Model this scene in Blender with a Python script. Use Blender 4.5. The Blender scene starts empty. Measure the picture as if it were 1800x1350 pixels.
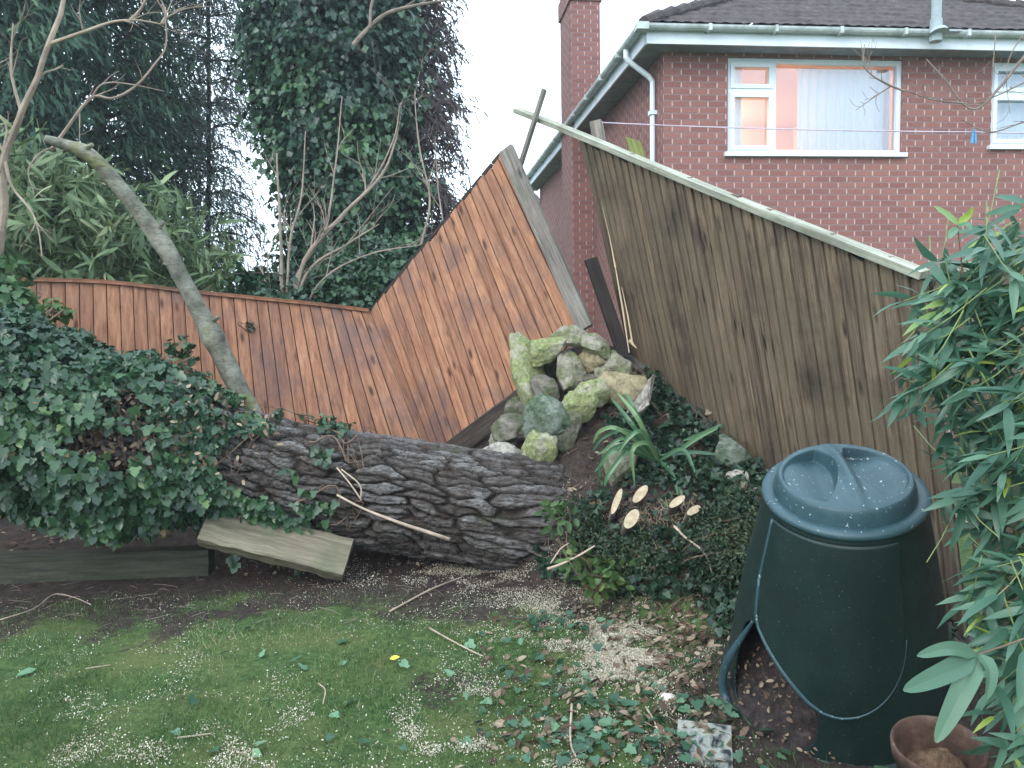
import bpy, math, random
import numpy as np
from mathutils import Vector, Matrix, noise as mnoise
random.seed(7); RNG = np.random.default_rng(7)
rad = math.radians
S = bpy.context.scene
COL = S.collection

# ------------------------------------------------------------------ camera
F = 1340.0; CAMZ = 1.6; PITCH = rad(-4.5); ROLL = rad(-1.0)
cam_d = bpy.data.cameras.new('camera'); cam = bpy.data.objects.new('camera', cam_d); COL.objects.link(cam)
cam_d.sensor_width = 36; cam_d.lens = 36*F/1800; cam_d.clip_end = 2000; cam_d.clip_start = 0.05
RC = (Matrix.Rotation(math.pi/2+PITCH, 3, 'X') @ Matrix.Rotation(ROLL, 3, 'Z'))
cam.rotation_euler = RC.to_euler(); cam.location = (0, 0, CAMZ)
S.camera = cam
RCn = np.array(RC); CAMP = np.array([0, 0, CAMZ])
def ray(px, py):
    return RCn @ np.array([(px-900)/F, (675-py)/F, -1.0])
def P(px, py, d):
    """world point seen at photograph pixel px,py at distance d (along +Y)"""
    r = ray(px, py); return CAMP + r*(d/r[1])
def G(px, py, z=0.0):
    r = ray(px, py); return CAMP + r*((z-CAMZ)/r[2])

# ------------------------------------------------------------------ world + sun + exposure
SUN_EL, SUN_AZ = rad(34), rad(215)         # soft light from behind and left of the camera
w = bpy.data.worlds.new('World'); S.world = w; w.use_nodes = True
nt = w.node_tree; nt.nodes.clear()
out = nt.nodes.new('ShaderNodeOutputWorld'); bg = nt.nodes.new('ShaderNodeBackground')
sky = nt.nodes.new('ShaderNodeTexSky'); sky.sky_type = 'NISHITA'; sky.sun_disc = False
sky.sun_elevation = SUN_EL; sky.sun_rotation = SUN_AZ; sky.air_density = 1.2; sky.dust_density = 3.0
tc = nt.nodes.new('ShaderNodeTexCoord'); nz = nt.nodes.new('ShaderNodeTexNoise')
nz.inputs['Scale'].default_value = 2.2; nz.inputs['Detail'].default_value = 5
nt.links.new(tc.outputs['Generated'], nz.inputs['Vector'])
cr = nt.nodes.new('ShaderNodeValToRGB')
cr.color_ramp.elements[0].position = 0.3; cr.color_ramp.elements[0].color = (9.0, 11.2, 13.2, 1)
cr.color_ramp.elements[1].position = 0.7; cr.color_ramp.elements[1].color = (10.8, 12.8, 14.4, 1)
nt.links.new(nz.outputs['Fac'], cr.inputs['Fac'])
mx = nt.nodes.new('ShaderNodeMixRGB'); mx.inputs['Fac'].default_value = 0.85
nt.links.new(sky.outputs['Color'], mx.inputs['Color1']); nt.links.new(cr.outputs['Color'], mx.inputs['Color2'])
nt.links.new(mx.outputs['Color'], bg.inputs['Color']); bg.inputs['Strength'].default_value = 0.12
nt.links.new(bg.outputs['Background'], out.inputs['Surface'])
sd = bpy.data.lights.new('sun', 'SUN'); sd.energy = 0.7; sd.angle = rad(20); sd.color = (1.0, 0.96, 0.9)
so = bpy.data.objects.new('sun', sd); COL.objects.link(so)
sdir = Vector((math.sin(SUN_AZ)*math.cos(SUN_EL), math.cos(SUN_AZ)*math.cos(SUN_EL), math.sin(SUN_EL)))
so.rotation_euler = sdir.to_track_quat('Z', 'Y').to_euler(); so.location = (0, -5, 12)
S.view_settings.view_transform = 'Standard'; S.view_settings.look = 'None'
S.view_settings.exposure = 1.08; S.view_settings.gamma = 1.0
S.render.engine = 'CYCLES'
S.cycles.max_bounces = 6; S.cycles.transparent_max_bounces = 12

# ------------------------------------------------------------------ noise (numpy value noise)
_T = np.random.default_rng(3).random(4096)
def vn(p, s=1.0, seed=0):
    p = np.asarray(p, float)*s + seed*17.3
    i = np.floor(p).astype(np.int64); f = p-i; f = f*f*(3-2*f)
    def h(a, b, c): return _T[(a*374761 + b*668265 + c*9781 + (a*b) % 251 + 77*(b*c % 13)) & 4095]
    r = 0
    for dx in (0, 1):
        for dy in (0, 1):
            for dz in (0, 1):
                wgt = (f[..., 0] if dx else 1-f[..., 0])*(f[..., 1] if dy else 1-f[..., 1])*(f[..., 2] if dz else 1-f[..., 2])
                r = r + wgt*h(i[..., 0]+dx, i[..., 1]+dy, i[..., 2]+dz)
    return r*2-1
def fbm(p, s=1.0, o=4, seed=0):
    r = 0; a = 1; t = 0
    for k in range(o):
        r = r + a*vn(p, s*2**k, seed+k); t += a; a *= .5
    return r/t
def norm(v):
    v = np.asarray(v, float); return v/np.maximum(np.linalg.norm(v, axis=-1, keepdims=True), 1e-9)
def smooth(a, b, x):
    t = np.clip((x-a)/(b-a), 0, 1); return t*t*(3-2*t)

# ------------------------------------------------------------------ materials
class NB:
    def __init__(s, name):
        s.m = bpy.data.materials.new(name); s.m.use_nodes = True; s.t = s.m.node_tree; s.t.nodes.clear()
        s.o = s.n('OutputMaterial')
    def n(s, k, **kw):
        nd = s.t.nodes.new('ShaderNode'+k)
        for a, b in kw.items():
            if a in nd.inputs: nd.inputs[a].default_value = b
            else: setattr(nd, a, b)
        return nd
    def l(s, a, b): s.t.links.new(a, b); return b
    def mapping(s, src, sc, loc=(0, 0, 0)):
        m = s.n('Mapping'); m.inputs['Scale'].default_value = sc; m.inputs['Location'].default_value = loc
        s.l(src, m.inputs['Vector']); return m.outputs[0]
    def noise(s, src, scale, detail=4, rough=.6, dist=0):
        n = s.n('TexNoise'); n.inputs['Scale'].default_value = scale; n.inputs['Detail'].default_value = detail
        n.inputs['Roughness'].default_value = rough; n.inputs['Distortion'].default_value = dist
        s.l(src, n.inputs['Vector']); return n.outputs['Fac']
    def ramp(s, src, stops):
        r = s.n('ValToRGB'); e = r.color_ramp.elements
        while len(e) < len(stops): e.new(.5)
        for q, (p, c) in zip(e, stops):
            q.position = p; q.color = (c if len(c) == 4 else (*c, 1)) if hasattr(c, '__len__') else (c, c, c, 1)
        s.l(src, r.inputs['Fac']); return r.outputs['Color']
    def mix(s, fac, a, b, mode='MIX'):
        m = s.n('MixRGB', blend_type=mode)
        for k, v in (('Fac', fac), ('Color1', a), ('Color2', b)):
            if isinstance(v, (int, float)): m.inputs[k].default_value = v
            elif isinstance(v, tuple): m.inputs[k].default_value = (*v, 1) if len(v) == 3 else v
            else: s.l(v, m.inputs[k])
        return m.outputs[0]
    def math(s, op, a, b=None):
        m = s.n('Math', operation=op)
        for k, v in ((0, a), (1, b)):
            if v is None: continue
            if isinstance(v, (int, float)): m.inputs[k].default_value = v
            else: s.l(v, m.inputs[k])
        return m.outputs[0]
    def bump(s, h, strength=.5, dist=.01):
        b = s.n('Bump'); b.inputs['Strength'].default_value = strength; b.inputs['Distance'].default_value = dist
        s.l(h, b.inputs['Height']); return b.outputs[0]
    def bsdf(s, col, rough=.8, nrm=None, spec=.3, **kw):
        b = s.n('BsdfPrincipled')
        for k, v in (('Base Color', col), ('Roughness', rough)):
            if isinstance(v, (int, float)): b.inputs[k].default_value = v
            elif isinstance(v, tuple): b.inputs[k].default_value = (*v, 1)
            else: s.l(v, b.inputs[k])
        b.inputs['Specular IOR Level'].default_value = spec
        for k, v in kw.items(): b.inputs[k.replace('_', ' ')].default_value = v
        if nrm is not None: s.l(nrm, b.inputs['Normal'])
        return b.outputs[0]
    def end(s, sh): s.l(sh, s.o.inputs['Surface']); return s.m
    def attr(s, name='rnd'): return s.n('Attribute', attribute_name=name).outputs['Fac']
    def obj(s): return s.n('TexCoord').outputs['Object']
    def geo(s): return s.n('NewGeometry').outputs['Position']
    def uv(s): return s.n('TexCoord').outputs['UV']

def leaf_mat(name, stops, rough=.42, trans=.22, spec=.35, dead=None):
    b = NB(name); r = b.attr(); c = b.ramp(r, stops)
    c = b.mix(b.ramp(b.noise(b.geo(), 3.0, 2), [(.35, .75), (.7, 1.2)]), (0, 0, 0), c) if False else c
    s1 = b.bsdf(c, rough, spec=spec)
    t = b.n('BsdfTranslucent'); b.l(c, t.inputs['Color'])
    m = b.n('MixShader'); m.inputs[0].default_value = trans; b.l(s1, m.inputs[1]); b.l(t.outputs[0], m.inputs[2])
    return b.end(m.outputs[0])
def wood_mat(name, dark, mid, light, stain=(.05, .035, .03), stain_amt=.5, rough=.75, knots=True, green=None, gs=(38, 2.2, 1), bumps=.5):
    b = NB(name); uv = b.uv(); r = b.attr()
    off = b.n('CombineXYZ'); b.l(b.math('MULTIPLY', r, 37.0), off.inputs[2])
    av = b.n('VectorMath', operation='ADD'); b.l(uv, av.inputs[0]); b.l(off.outputs[0], av.inputs[1])
    v = av.outputs[0]
    g = b.noise(b.mapping(v, gs), 1.0, 6, .65, .6)
    g2 = b.noise(b.mapping(v, (gs[0]*2.2, gs[1]*2.2, 1)), 1.0, 5, .7)
    c = b.ramp(g, [(.28, dark), (.5, mid), (.72, light)])
    hue = b.ramp(r, [(0, (.1, .1, .1)), (.04, (.72, .70, .72)), (.3, (.9, .88, .88)), (.6, (1.0, .98, .95)), (1, (1.18, 1.14, 1.06))])
    c = b.mix(.85, c, hue, 'MULTIPLY')
    c = b.mix(b.ramp(g2, [(.50, 0.0), (.68, .6)]), c, dark)
    if knots:
        vo = b.n('TexVoronoi'); b.l(b.mapping(v, (8, 2.9, 1.0)), vo.inputs['Vector']); vo.inputs['Scale'].default_value = 1
        k = b.ramp(vo.outputs['Distance'], [(.08, 1.0), (.19, .0)])
        c = b.mix(k, c, tuple(x*.45 for x in dark))
    st = b.noise(b.mapping(b.geo(), (1, 1, .8)), 2.6, 5, .65)
    c = b.mix(b.ramp(st, [(.5, 0.0), (.68, stain_amt)]), c, stain)
    if green:
        gn = b.noise(b.geo(), 3.3, 4, .6); c = b.mix(b.ramp(gn, [(.45, 0.0), (.65, .6)]), c, green)
    h = b.math('ADD', b.math('MULTIPLY', g, 1.0), b.math('MULTIPLY', g2, .4))
    return b.end(b.bsdf(c, rough, b.bump(h, bumps, .004), .25))
def plain_mat(name, c, rough=.6, spec=.4, var=.25, scale=6, bump=.2, **kw):
    b = NB(name); n = b.noise(b.obj(), scale, 5, .6)
    col = b.ramp(n, [(.3, tuple(x*(1-var) for x in c)), (.7, tuple(min(1, x*(1+var)) for x in c))])
    return b.end(b.bsdf(col, rough, b.bump(b.noise(b.obj(), scale*12, 3), bump, .002), spec, **kw))

# ------------------------------------------------------------------ mesh building
class MB:
    def __init__(s): s.v = []; s.f = []; s.uv = []; s.r = []
    def poly(s, pts, uvs=None, r=0.5):
        i = len(s.v); s.v += [tuple(p) for p in pts]; s.f.append(list(range(i, i+len(pts))))
        s.uv.append(uvs if uvs else [(0, 0)]*len(pts)); s.r += [r]*len(pts)
    def quad(s, a, b, c, d, uv0=(0, 0), r=.5):
        a, b, c, d = map(np.asarray, (a, b, c, d)); u = np.linalg.norm(b-a); v = np.linalg.norm(d-a)
        s.poly([a, b, c, d], [(uv0[0], uv0[1]), (uv0[0]+u, uv0[1]), (uv0[0]+u, uv0[1]+v), (uv0[0], uv0[1]+v)], r)
    def hexa(s, p, r=.5, uv0=(0, 0)):
        """p: 8 points, 0-3 back face, 4-7 front face, same order"""
        for q in ((4, 5, 6, 7), (1, 0, 3, 2), (5, 1, 2, 6), (0, 4, 7, 3), (7, 6, 2, 3), (0, 1, 5, 4)):
            s.quad(*[p[k] for k in q], uv0=uv0, r=r)
    def box(s, c, ax, ay, az, r=.5, uv0=(0, 0)):
        """centre, three half-axis vectors; uv v runs along ay"""
        c, ax, ay, az = map(lambda q: np.asarray(q, float), (c, ax, ay, az))
        p = [c-ax-ay-az, c+ax-ay-az, c+ax+ay-az, c-ax+ay-az, c-ax-ay+az, c+ax-ay+az, c+ax+ay+az, c-ax+ay+az]
        s.hexa(p, r, uv0)
    def beam(s, a, b, wd, th, up=(0, 0, 1), r=.5, jag=0):
        a, b = np.asarray(a, float), np.asarray(b, float); ay = (b-a)/2; d = norm(ay)
        ax = norm(np.cross(d, up)); az = np.cross(ax, d)
        s.box((a+b)/2, ax*wd/2, ay, az*th/2, r)
    def tube(s, pts, rr, n=8, cap=True, wob=0, r=.5, seed=0):
        pts = np.asarray(pts, float); rr = np.broadcast_to(np.asarray(rr, float), (len(pts),))
        t = norm(np.gradient(pts, axis=0)); ref = np.array([0, 0, 1.0])
        if abs(t[0] @ ref) > .9: ref = np.array([1.0, 0, 0])
        u = norm(np.cross(t[0], ref)); base = len(s.v); L = 0
        for k in range(len(pts)):
            u = norm(u - t[k]*(u @ t[k])); w_ = np.cross(t[k], u)
            if k: L += np.linalg.norm(pts[k]-pts[k-1])
            for j in range(n):
                a = 2*math.pi*j/n; q = rr[k]
                if wob: q *= 1+wob*float(vn(pts[k]*6+[math.cos(a)*2, math.sin(a)*2, seed]))
                s.v.append(tuple(pts[k]+(u*math.cos(a)+w_*math.sin(a))*q)); s.r.append(r)
        L = np.concatenate([[0], np.cumsum(np.linalg.norm(np.diff(pts, axis=0), axis=1))])
        for k in range(len(pts)-1):
            for j in range(n):
                j2 = (j+1) % n; c0 = 2*math.pi*rr[k]*j/n; c1 = 2*math.pi*rr[k]*(j+1)/n
                s.f.append([base+k*n+j, base+k*n+j2, base+(k+1)*n+j2, base+(k+1)*n+j])
                s.uv.append([(c0, L[k]), (c1, L[k]), (c1, L[k+1]), (c0, L[k+1])])
        if cap:
            s.f.append([base+j for j in range(n)][::-1]); s.uv.append([(0, 0)]*n)
            e = base+(len(pts)-1)*n
            s.f.append([e+j for j in range(n)]); s.uv.append([(0, 0)]*n)
    def build(s, name, mat, parent=None, origin=None, smooth_=False):
        o0 = np.array(parent_loc(parent)) if parent is not None else np.array(origin if origin is not None else np.mean(s.v, axis=0))
        me = bpy.data.meshes.new(name)
        me.from_pydata([tuple(np.asarray(v)-o0) for v in s.v], [], s.f)
        ul = me.uv_layers.new(name='UVMap'); ul.data.foreach_set('uv', np.array([c for f in s.uv for c in f], float).ravel())
        at = me.attributes.new('rnd', 'FLOAT', 'POINT'); at.data.foreach_set('value', np.array(s.r, float))
        if smooth_: me.polygons.foreach_set('use_smooth', [True]*len(me.polygons))
        me.update()
        return link(name, me, mat, parent, o0)
def parent_loc(p):
    v = np.array(p.location)
    while p.parent: p = p.parent; v = v+np.array(p.location)
    return v
def link(name, me, mat, parent=None, o0=(0, 0, 0)):
    me.materials.append(mat); o = bpy.data.objects.new(name, me); COL.objects.link(o)
    if parent is not None: o.parent = parent
    else: o.location = tuple(o0)
    return o
def npmesh(name, V, loops, starts, mat, parent=None, origin=(0, 0, 0), rnd=None, uv=None, smooth_=False):
    o0 = parent_loc(parent) if parent is not None else np.array(origin, float)
    me = bpy.data.meshes.new(name); me.vertices.add(len(V)); me.vertices.foreach_set('co', (V-o0).astype(np.float32).ravel())
    me.loops.add(len(loops)); me.loops.foreach_set('vertex_index', loops.astype(np.int32))
    me.polygons.add(len(starts)); me.polygons.foreach_set('loop_start', starts.astype(np.int32))
    if rnd is not None:
        at = me.attributes.new('rnd', 'FLOAT', 'POINT'); at.data.foreach_set('value', rnd.astype(np.float32))
    if uv is not None:
        ul = me.uv_layers.new(name='UVMap'); ul.data.foreach_set('uv', uv.astype(np.float32).ravel())
    if smooth_: me.polygons.foreach_set('use_smooth', np.ones(len(starts), bool))
    me.update(calc_edges=True); me.validate()
    return link(name, me, mat, parent, o0)
def grid(name, X, mat, parent=None, origin=(0, 0, 0), uv=None, rnd=None, closed=False, keep=None):
    """X (n,m,3) vertex grid"""
    n, m = X.shape[:2]; idx = np.arange(n*m).reshape(n, m)
    if closed: idx = np.concatenate([idx, idx[:, :1]], axis=1)
    q = np.stack([idx[:-1, :-1], idx[:-1, 1:], idx[1:, 1:], idx[1:, :-1]], -1)
    if keep is not None: q = q[keep]
    q = q.reshape(-1, 4)
    uvl = None
    if uv is not None: uvl = uv.reshape(-1, 2)[q.ravel()]
    return npmesh(name, X.reshape(-1, 3), q.ravel(), np.arange(len(q))*4, mat, parent, origin, None if rnd is None else rnd.ravel(), uvl, True)
def frames(D, N):
    D = norm(D); N = np.asarray(N, float); N = norm(N-D*np.sum(N*D, -1, keepdims=True)); Sx = np.cross(D, N)
    return np.stack([Sx, D, N], -1)
def scatter(name, tmpl, pos, R, sc, mat, parent=None, origin=(0, 0, 0), rnd=None, curl=None):
    tv, tf = tmpl; tv = np.asarray(tv, float); N = len(pos); k = len(tv)
    sc = np.asarray(sc, float)
    if sc.ndim == 1: sc = np.repeat(sc[:, None], 3, 1)
    V = np.einsum('nij,nkj->nki', R, tv[None]*sc[:, None, :])+np.asarray(pos)[:, None, :]
    loops = np.concatenate([np.asarray(f) for f in tf]); ln = np.array([len(f) for f in tf]); st = np.concatenate([[0], np.cumsum(ln)[:-1]])
    tot = len(loops)
    L = (loops[None]+np.arange(N)[:, None]*k).ravel(); St = (st[None]+np.arange(N)[:, None]*tot).ravel()
    if rnd is None: rnd = RNG.random(N)
    return npmesh(name, V.reshape(-1, 3), L, St, mat, parent, origin, np.repeat(rnd, k))
def merge_t(*a): pass
IVY = ([(0, 0, 0), (.34, -.12, .03), (.52, .22, .06), (.3, .36, .03), (.34, .62, .04), (0, 1, -.04), (-.34, .62, .04), (-.3, .36, .03), (-.52, .22, .06), (-.34, -.12, .03), (0, .4, -.05)],
       [(0, 1, 2, 3, 10), (10, 3, 4, 5), (0, 10, 7, 8, 9), (10, 5, 6, 7)])
OVAL = ([(0, 0, 0), (.24, .3, .05), (.2, .7, .05), (0, 1, -.05), (-.2, .7, .05), (-.24, .3, .05)], [(0, 1, 2, 3), (0, 3, 4, 5)])
LANCE = ([(0, 0, 0), (.055, .12, .012), (.075, .38, .03), (.05, .7, -.02), (0, 1, -.12), (-.05, .7, -.02), (-.075, .38, .03), (-.055, .12, .012), (0, .38, .01), (0, .7, -.035)],
         [(0, 1, 2, 8), (8, 2, 3, 9), (9, 3, 4), (0, 8, 6, 7), (8, 9, 5, 6), (9, 4, 5)])
SPRAY = ([(0, 0, 0), (.1, .2, 0), (.05, .3, .02), (.16, .48, 0), (.06, .55, 0), (.12, .8, -.02), (0, 1, -.05), (-.1, .72, 0), (-.05, .55, .02), (-.17, .42, 0), (-.05, .3, 0)],
         [(0, 1, 2, 10), (2, 3, 4, 8, 9, 10), (4, 5, 6, 7, 8)])
BLADE = ([(-.5, 0, 0), (.5, 0, 0), (.32, .55, .06), (0, 1, .22), (-.32, .55, .06)], [(0, 1, 2, 4), (4, 2, 3)])
CHIP = ([(-.5, -.5, 0), (.5, -.4, .1), (.4, .5, 0), (-.4, .45, .15)], [(0, 1, 2, 3)])

def tag(o, label=None, cat=None, group=None, kind=None):
    if label: o['label'] = label
    if cat: o['category'] = cat
    if group: o['group'] = group
    if kind: o['kind'] = kind
    return o
def empty(name, loc, label=None, cat=None, group=None):
    o = bpy.data.objects.new(name, None); COL.objects.link(o); o.location = tuple(float(x) for x in loc); o.empty_display_size = .1
    return tag(o, label, cat, group)
def spline(pts, n=24):
    pts = np.asarray(pts, float); m = len(pts)
    if m == 2: return np.array([pts[0]+(pts[1]-pts[0])*t for t in np.linspace(0, 1, n)])
    q = np.vstack([2*pts[0]-pts[1], pts, 2*pts[-1]-pts[-2]]); o = []
    for t in np.linspace(0, m-1-1e-6, n):
        k = int(t); f = t-k; a, b, c, d = q[k:k+4]
        o.append(.5*((2*b)+(-a+c)*f+(2*a-5*b+4*c-d)*f*f+(-a+3*b-3*c+d)*f**3))
    return np.array(o)
def pl(*a):
    """polyline of (px,py,d) to world"""
    return np.array([P(*q) for q in a])
def bare_branch(mb, pts, r0, r1, n=16, kids=0, seed=0, klen=.5, depth=1, nseg=6, spread=1.0, up=.3):
    rs = random.Random(seed); c = spline(pts, n); c = c+fbm(c, 3, 2, seed)[:, None]*r0*.7
    mb.tube(c, np.linspace(r0, r1, n), nseg, r=rs.random(), wob=.15)
    t = norm(np.gradient(c, axis=0))
    for k in range(kids):
        i = rs.randint(int(n*.25), n-2); rr = (r0+(r1-r0)*i/n)*.55
        v = norm(t[i]*1.0+np.array([rs.uniform(-1, 1), rs.uniform(-1, 1)*.7, rs.uniform(-1, 1)+up])*spread); L = klen*rs.uniform(.5, 1.2)
        e = [c[i]]; 
        for q in range(3):
            v = norm(v+np.array([rs.uniform(-.35, .35), rs.uniform(-.35, .35), rs.uniform(-.25, .35)])); e.append(e[-1]+v*L/3)
        bare_branch(mb, e, rr, max(.0012, rr*.25), 8, kids=(2 if depth > 1 else 0) if rs.random() < .9 else 1, seed=rs.randint(0, 9999), klen=L*.6, depth=depth-1, nseg=5, spread=spread, up=up)

# ------------------------------------------------------------------ key geometry shared by several builders
TL, BL = P(1018, 236, 6.0), P(1106, 618, 6.0)      # brown panel corners
TR, BR = P(1628, 482, 3.6), P(1702, 1120, 3.6)
TRK = pl((-420, 640, 4.15), (-200, 690, 4.3), (0, 730, 4.45), (150, 755, 4.6), (300, 776, 4.75), (450, 822, 4.9), (600, 852, 5.0), (750, 876, 5.05), (900, 905, 5.1), (968, 918, 5.3))
TRR = [.22, .24, .27, .29, .32, .345, .36, .37, .39, .42]

# bin pose
BIN_AX = norm(np.array([-.122, -math.sin(rad(20)), math.cos(rad(20))]))
BIN_F = norm(np.array([0, 1, 0])-BIN_AX*BIN_AX[1]); BIN_S = np.cross(BIN_F, BIN_AX)     # forward (away), right
RB, RT, HB = .425, .262, .915
front0 = G(1563, 1338)
BIN_C = front0+BIN_F*RB*.97+np.array([-.02, 0, -.02])

# ------------------------------------------------------------------ ground
ctrl = [P(1050, 610, 5.85), P(980, 668, 5.65), P(905, 765, 5.6), P(1115, 655, 5.9), P(1000, 770, 5.25), P(1100, 745, 5.3), P(1190, 740, 5.25),
        P(840, 800, 5.9), P(985, 885, 4.85), P(1110, 915, 4.6), P(1240, 920, 4.35), P(1120, 840, 4.85), P(1230, 830, 4.8), P(1330, 900, 4.2),
        G(930, 1015), G(1000, 1050), G(1100, 1075), G(1200, 1085), G(1270, 1120), G(860, 990), G(700, 990), G(1180, 1180), G(1000, 1200),
        BIN_C, BIN_C-BIN_F*.5, BIN_C+BIN_F*.55, BIN_C+BIN_S*.5, BIN_C-BIN_S*.5, np.array([.7, 2.7, 0]), np.array([1.0, 2.2, 0]), np.array([0, 3, 0]), np.array([-1, 4, 0]), np.array([-2.5, 3.5, 0]),
        np.array([2.2, 2.4, 0]), P(760, 880, 5.7), np.array([-.5, 4.6, .02]), np.array([2.6, 3.2, 0])]
for t in (0, .15, .3, .45, .6, .8, 1.0):
    q = BL+(BR-BL)*t; ctrl.append(q+np.array([-.04, -.02, -.05]))
ctrl += [np.array([x, y, z]) for x, y, z in ((-3, 5.6, .12), (-1.5, 5.7, .14), (-.6, 5.9, .3), (-3, 4.6, 0), (-4.5, 5.2, .05), (-4, 2, 0), (0, 1, 0), (3, 1, 0), (-2, 1, 0))]
ctrl = np.array(ctrl)
def tps(r): return np.where(r > 1e-9, r*r*np.log(np.maximum(r, 1e-9)), 0)
_n = len(ctrl); _K = tps(np.linalg.norm(ctrl[:, None, :2]-ctrl[None, :, :2], axis=-1))+np.eye(_n)*.03
_Pm = np.hstack([np.ones((_n, 1)), ctrl[:, :2]])
_A = np.block([[_K, _Pm], [_Pm.T, np.zeros((3, 3))]]); _w = np.linalg.solve(_A, np.concatenate([ctrl[:, 2], [0, 0, 0]]))
def H(x, y):
    x = np.asarray(x, float); y = np.asarray(y, float); sh = x.shape; q = np.stack([x.ravel(), y.ravel()], -1)
    z = np.zeros(len(q)); m = (np.abs(q[:, 0]) < 7) & (q[:, 1] > -2) & (q[:, 1] < 9)
    if m.any():
        qq = q[m]; r = np.linalg.norm(qq[:, None, :]-ctrl[None, :, :2], axis=-1)
        v = tps(r) @ _w[:_n]+_w[_n]+qq @ _w[_n+1:]
        k = smooth(-5.2, -4.2, qq[:, 0])*(1-smooth(6.15, 6.6, qq[:, 1]))*smooth(0, 1.2, qq[:, 1])
        # neighbour side of the right-hand fence falls back to level ground
        fx = BL[0]+(BR[0]-BL[0])*(qq[:, 1]-BL[1])/(BR[1]-BL[1]); k = k*(1-smooth(.05, .5, qq[:, 0]-fx))
        z[m] = np.clip(v, -.02, 1.7)*k
    p3 = np.stack([q[:, 0], q[:, 1], q[:, 0]*0], -1); rough_ = smooth(.05, .3, z)
    z = z+fbm(p3, 1.3, 3)*.018*(np.abs(q[:, 0]) < 20)+fbm(p3, 9, 3, 5)*(.006+.05*rough_)
    pit = G(450, 985); z = z-.16*np.exp(-((q[:, 0]-pit[0])/.28)**4-((q[:, 1]-pit[1]-.05)/.16)**4)
    return z.reshape(sh)
def hit(px, py):
    r = ray(px, py); ts = np.linspace(1.5, 9, 1500)/r[1]; q = CAMP+ts[:, None]*r
    b = q[:, 2] < H(q[:, 0], q[:, 1]); i = int(np.argmax(b)) if b.any() else -1
    return q[i]
def gpt(x, y, dz=0): return np.array([x, y, float(H(np.array([x]), np.array([y]))[0])+dz])
def axis_coords(a, b, st, far):
    c = list(np.arange(a, b, st)); s_ = st; x = b
    while x < far: c.append(x); s_ *= 1.35; x += s_
    c.append(far); s_ = st; x = a; l = []
    while x > -far: x -= s_; s_ *= 1.35; l.append(x)
    return np.array(l[::-1]+c)
gx = axis_coords(-4.4, 3.4, .025, 120.); gy = axis_coords(1.6, 6.8, .025, 120.)
GX, GY = np.meshgrid(gx, gy); GZ = H(GX, GY)
# soil mask: bare earth by the sleepers, on the root mound, and trampled patches
def soil_mask(x, y, z):
    p3 = np.stack([x, y, x*0], -1); n = fbm(p3, 1.6, 4, 9); n2 = fbm(p3, 5, 3, 4)
    m = smooth(3.65, 4.75, y+n*.6+.35*fbm(p3, 6, 3, 77)-.12*np.clip(x+.5, -2, 1))
    m = np.maximum(m, smooth(.04, .14, z+n2*.04))
    rt = smooth(.25, .8, x+n*.5-.35*(y-2.6))*smooth(2.3, 2.8, y+n*.3)
    m = np.maximum(m, rt*.9); m = np.maximum(m, smooth(.28, .6, n+.15*(y-3.4))*.55)
    fx_ = BL[0]+(BR[0]-BL[0])*(y-BL[1])/(BR[1]-BL[1])
    return np.clip(m*(np.abs(x) < 6)*(y < 7.2)*(x < np.where(y < 6.4, fx_+.12, 9)), 0, 1)
GS = soil_mask(GX, GY, GZ)
b = NB('lawn_and_soil'); pos = b.geo(); sm = b.attr()
gcol = b.ramp(b.noise(pos, 26, 5, .7), [(.3, (.03, .052, .02)), (.5, (.065, .115, .038)), (.72, (.135, .19, .065))])
gcol = b.mix(b.ramp(b.noise(pos, 2.3, 4), [(.4, 0.0), (.65, .6)]), gcol, (.15, .155, .06))
scol = b.ramp(b.noise(pos, 17, 7, .75), [(.25, (.016, .012, .010)), (.5, (.055, .041, .035)), (.68, (.085, .064, .052)), (.8, (.16, .125, .10))])
edge = b.math('ADD', sm, b.math('MULTIPLY', b.math('SUBTRACT', b.noise(pos, 22, 6, .8), .5), 1.5))
c = b.mix(b.ramp(edge, [(.35, 0.0), (.6, 1.0)]), gcol, scol)
hh = b.math('ADD', b.noise(pos, 60, 6, .75), b.math('MULTIPLY', b.noise(pos, 14, 4), 1.5))
m_ground = b.end(b.bsdf(c, .95, b.bump(hh, .9, .02), .15))
g = grid('ground', np.stack([GX, GY, GZ], -1), m_ground, rnd=GS); tag(g, kind='structure')

# ------------------------------------------------------------------ house
b = NB('brick'); uv = b.uv(); br = b.n('TexBrick'); br.offset = .5
for k, v in (('Scale', 1.0), ('Brick Width', .225), ('Row Height', .075), ('Mortar Size', .0085), ('Mortar Smooth', .15), ('Bias', 0.0)): br.inputs[k].default_value = v
br.inputs['Color1'].default_value = (.20, .085, .072, 1); br.inputs['Color2'].default_value = (.29, .128, .105, 1); br.inputs['Mortar'].default_value = (.52, .41, .39, 1)
b.l(uv, br.inputs['Vector'])
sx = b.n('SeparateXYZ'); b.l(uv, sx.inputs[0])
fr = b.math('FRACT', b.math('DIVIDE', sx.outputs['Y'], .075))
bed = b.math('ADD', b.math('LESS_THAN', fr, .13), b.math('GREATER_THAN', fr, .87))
c = b.mix(b.math('MULTIPLY', bed, .72), br.outputs['Color'], (.12, .065, .068))  # shadow of the raked bed joints put into the brick colour
c = b.mix(b.ramp(b.noise(b.geo(), 1.1, 4), [(.3, .35), (.7, 0.0)]), c, (.17, .085, .085))
c = b.mix(b.ramp(b.noise(b.geo(), 40, 3), [(.4, 0.0), (.8, .35)]), c, (.36, .2, .18))
m_brick = b.end(b.bsdf(c, .9, b.bump(b.math('MULTIPLY', br.outputs['Fac'], -1.0), .6, .006), .15))
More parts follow.
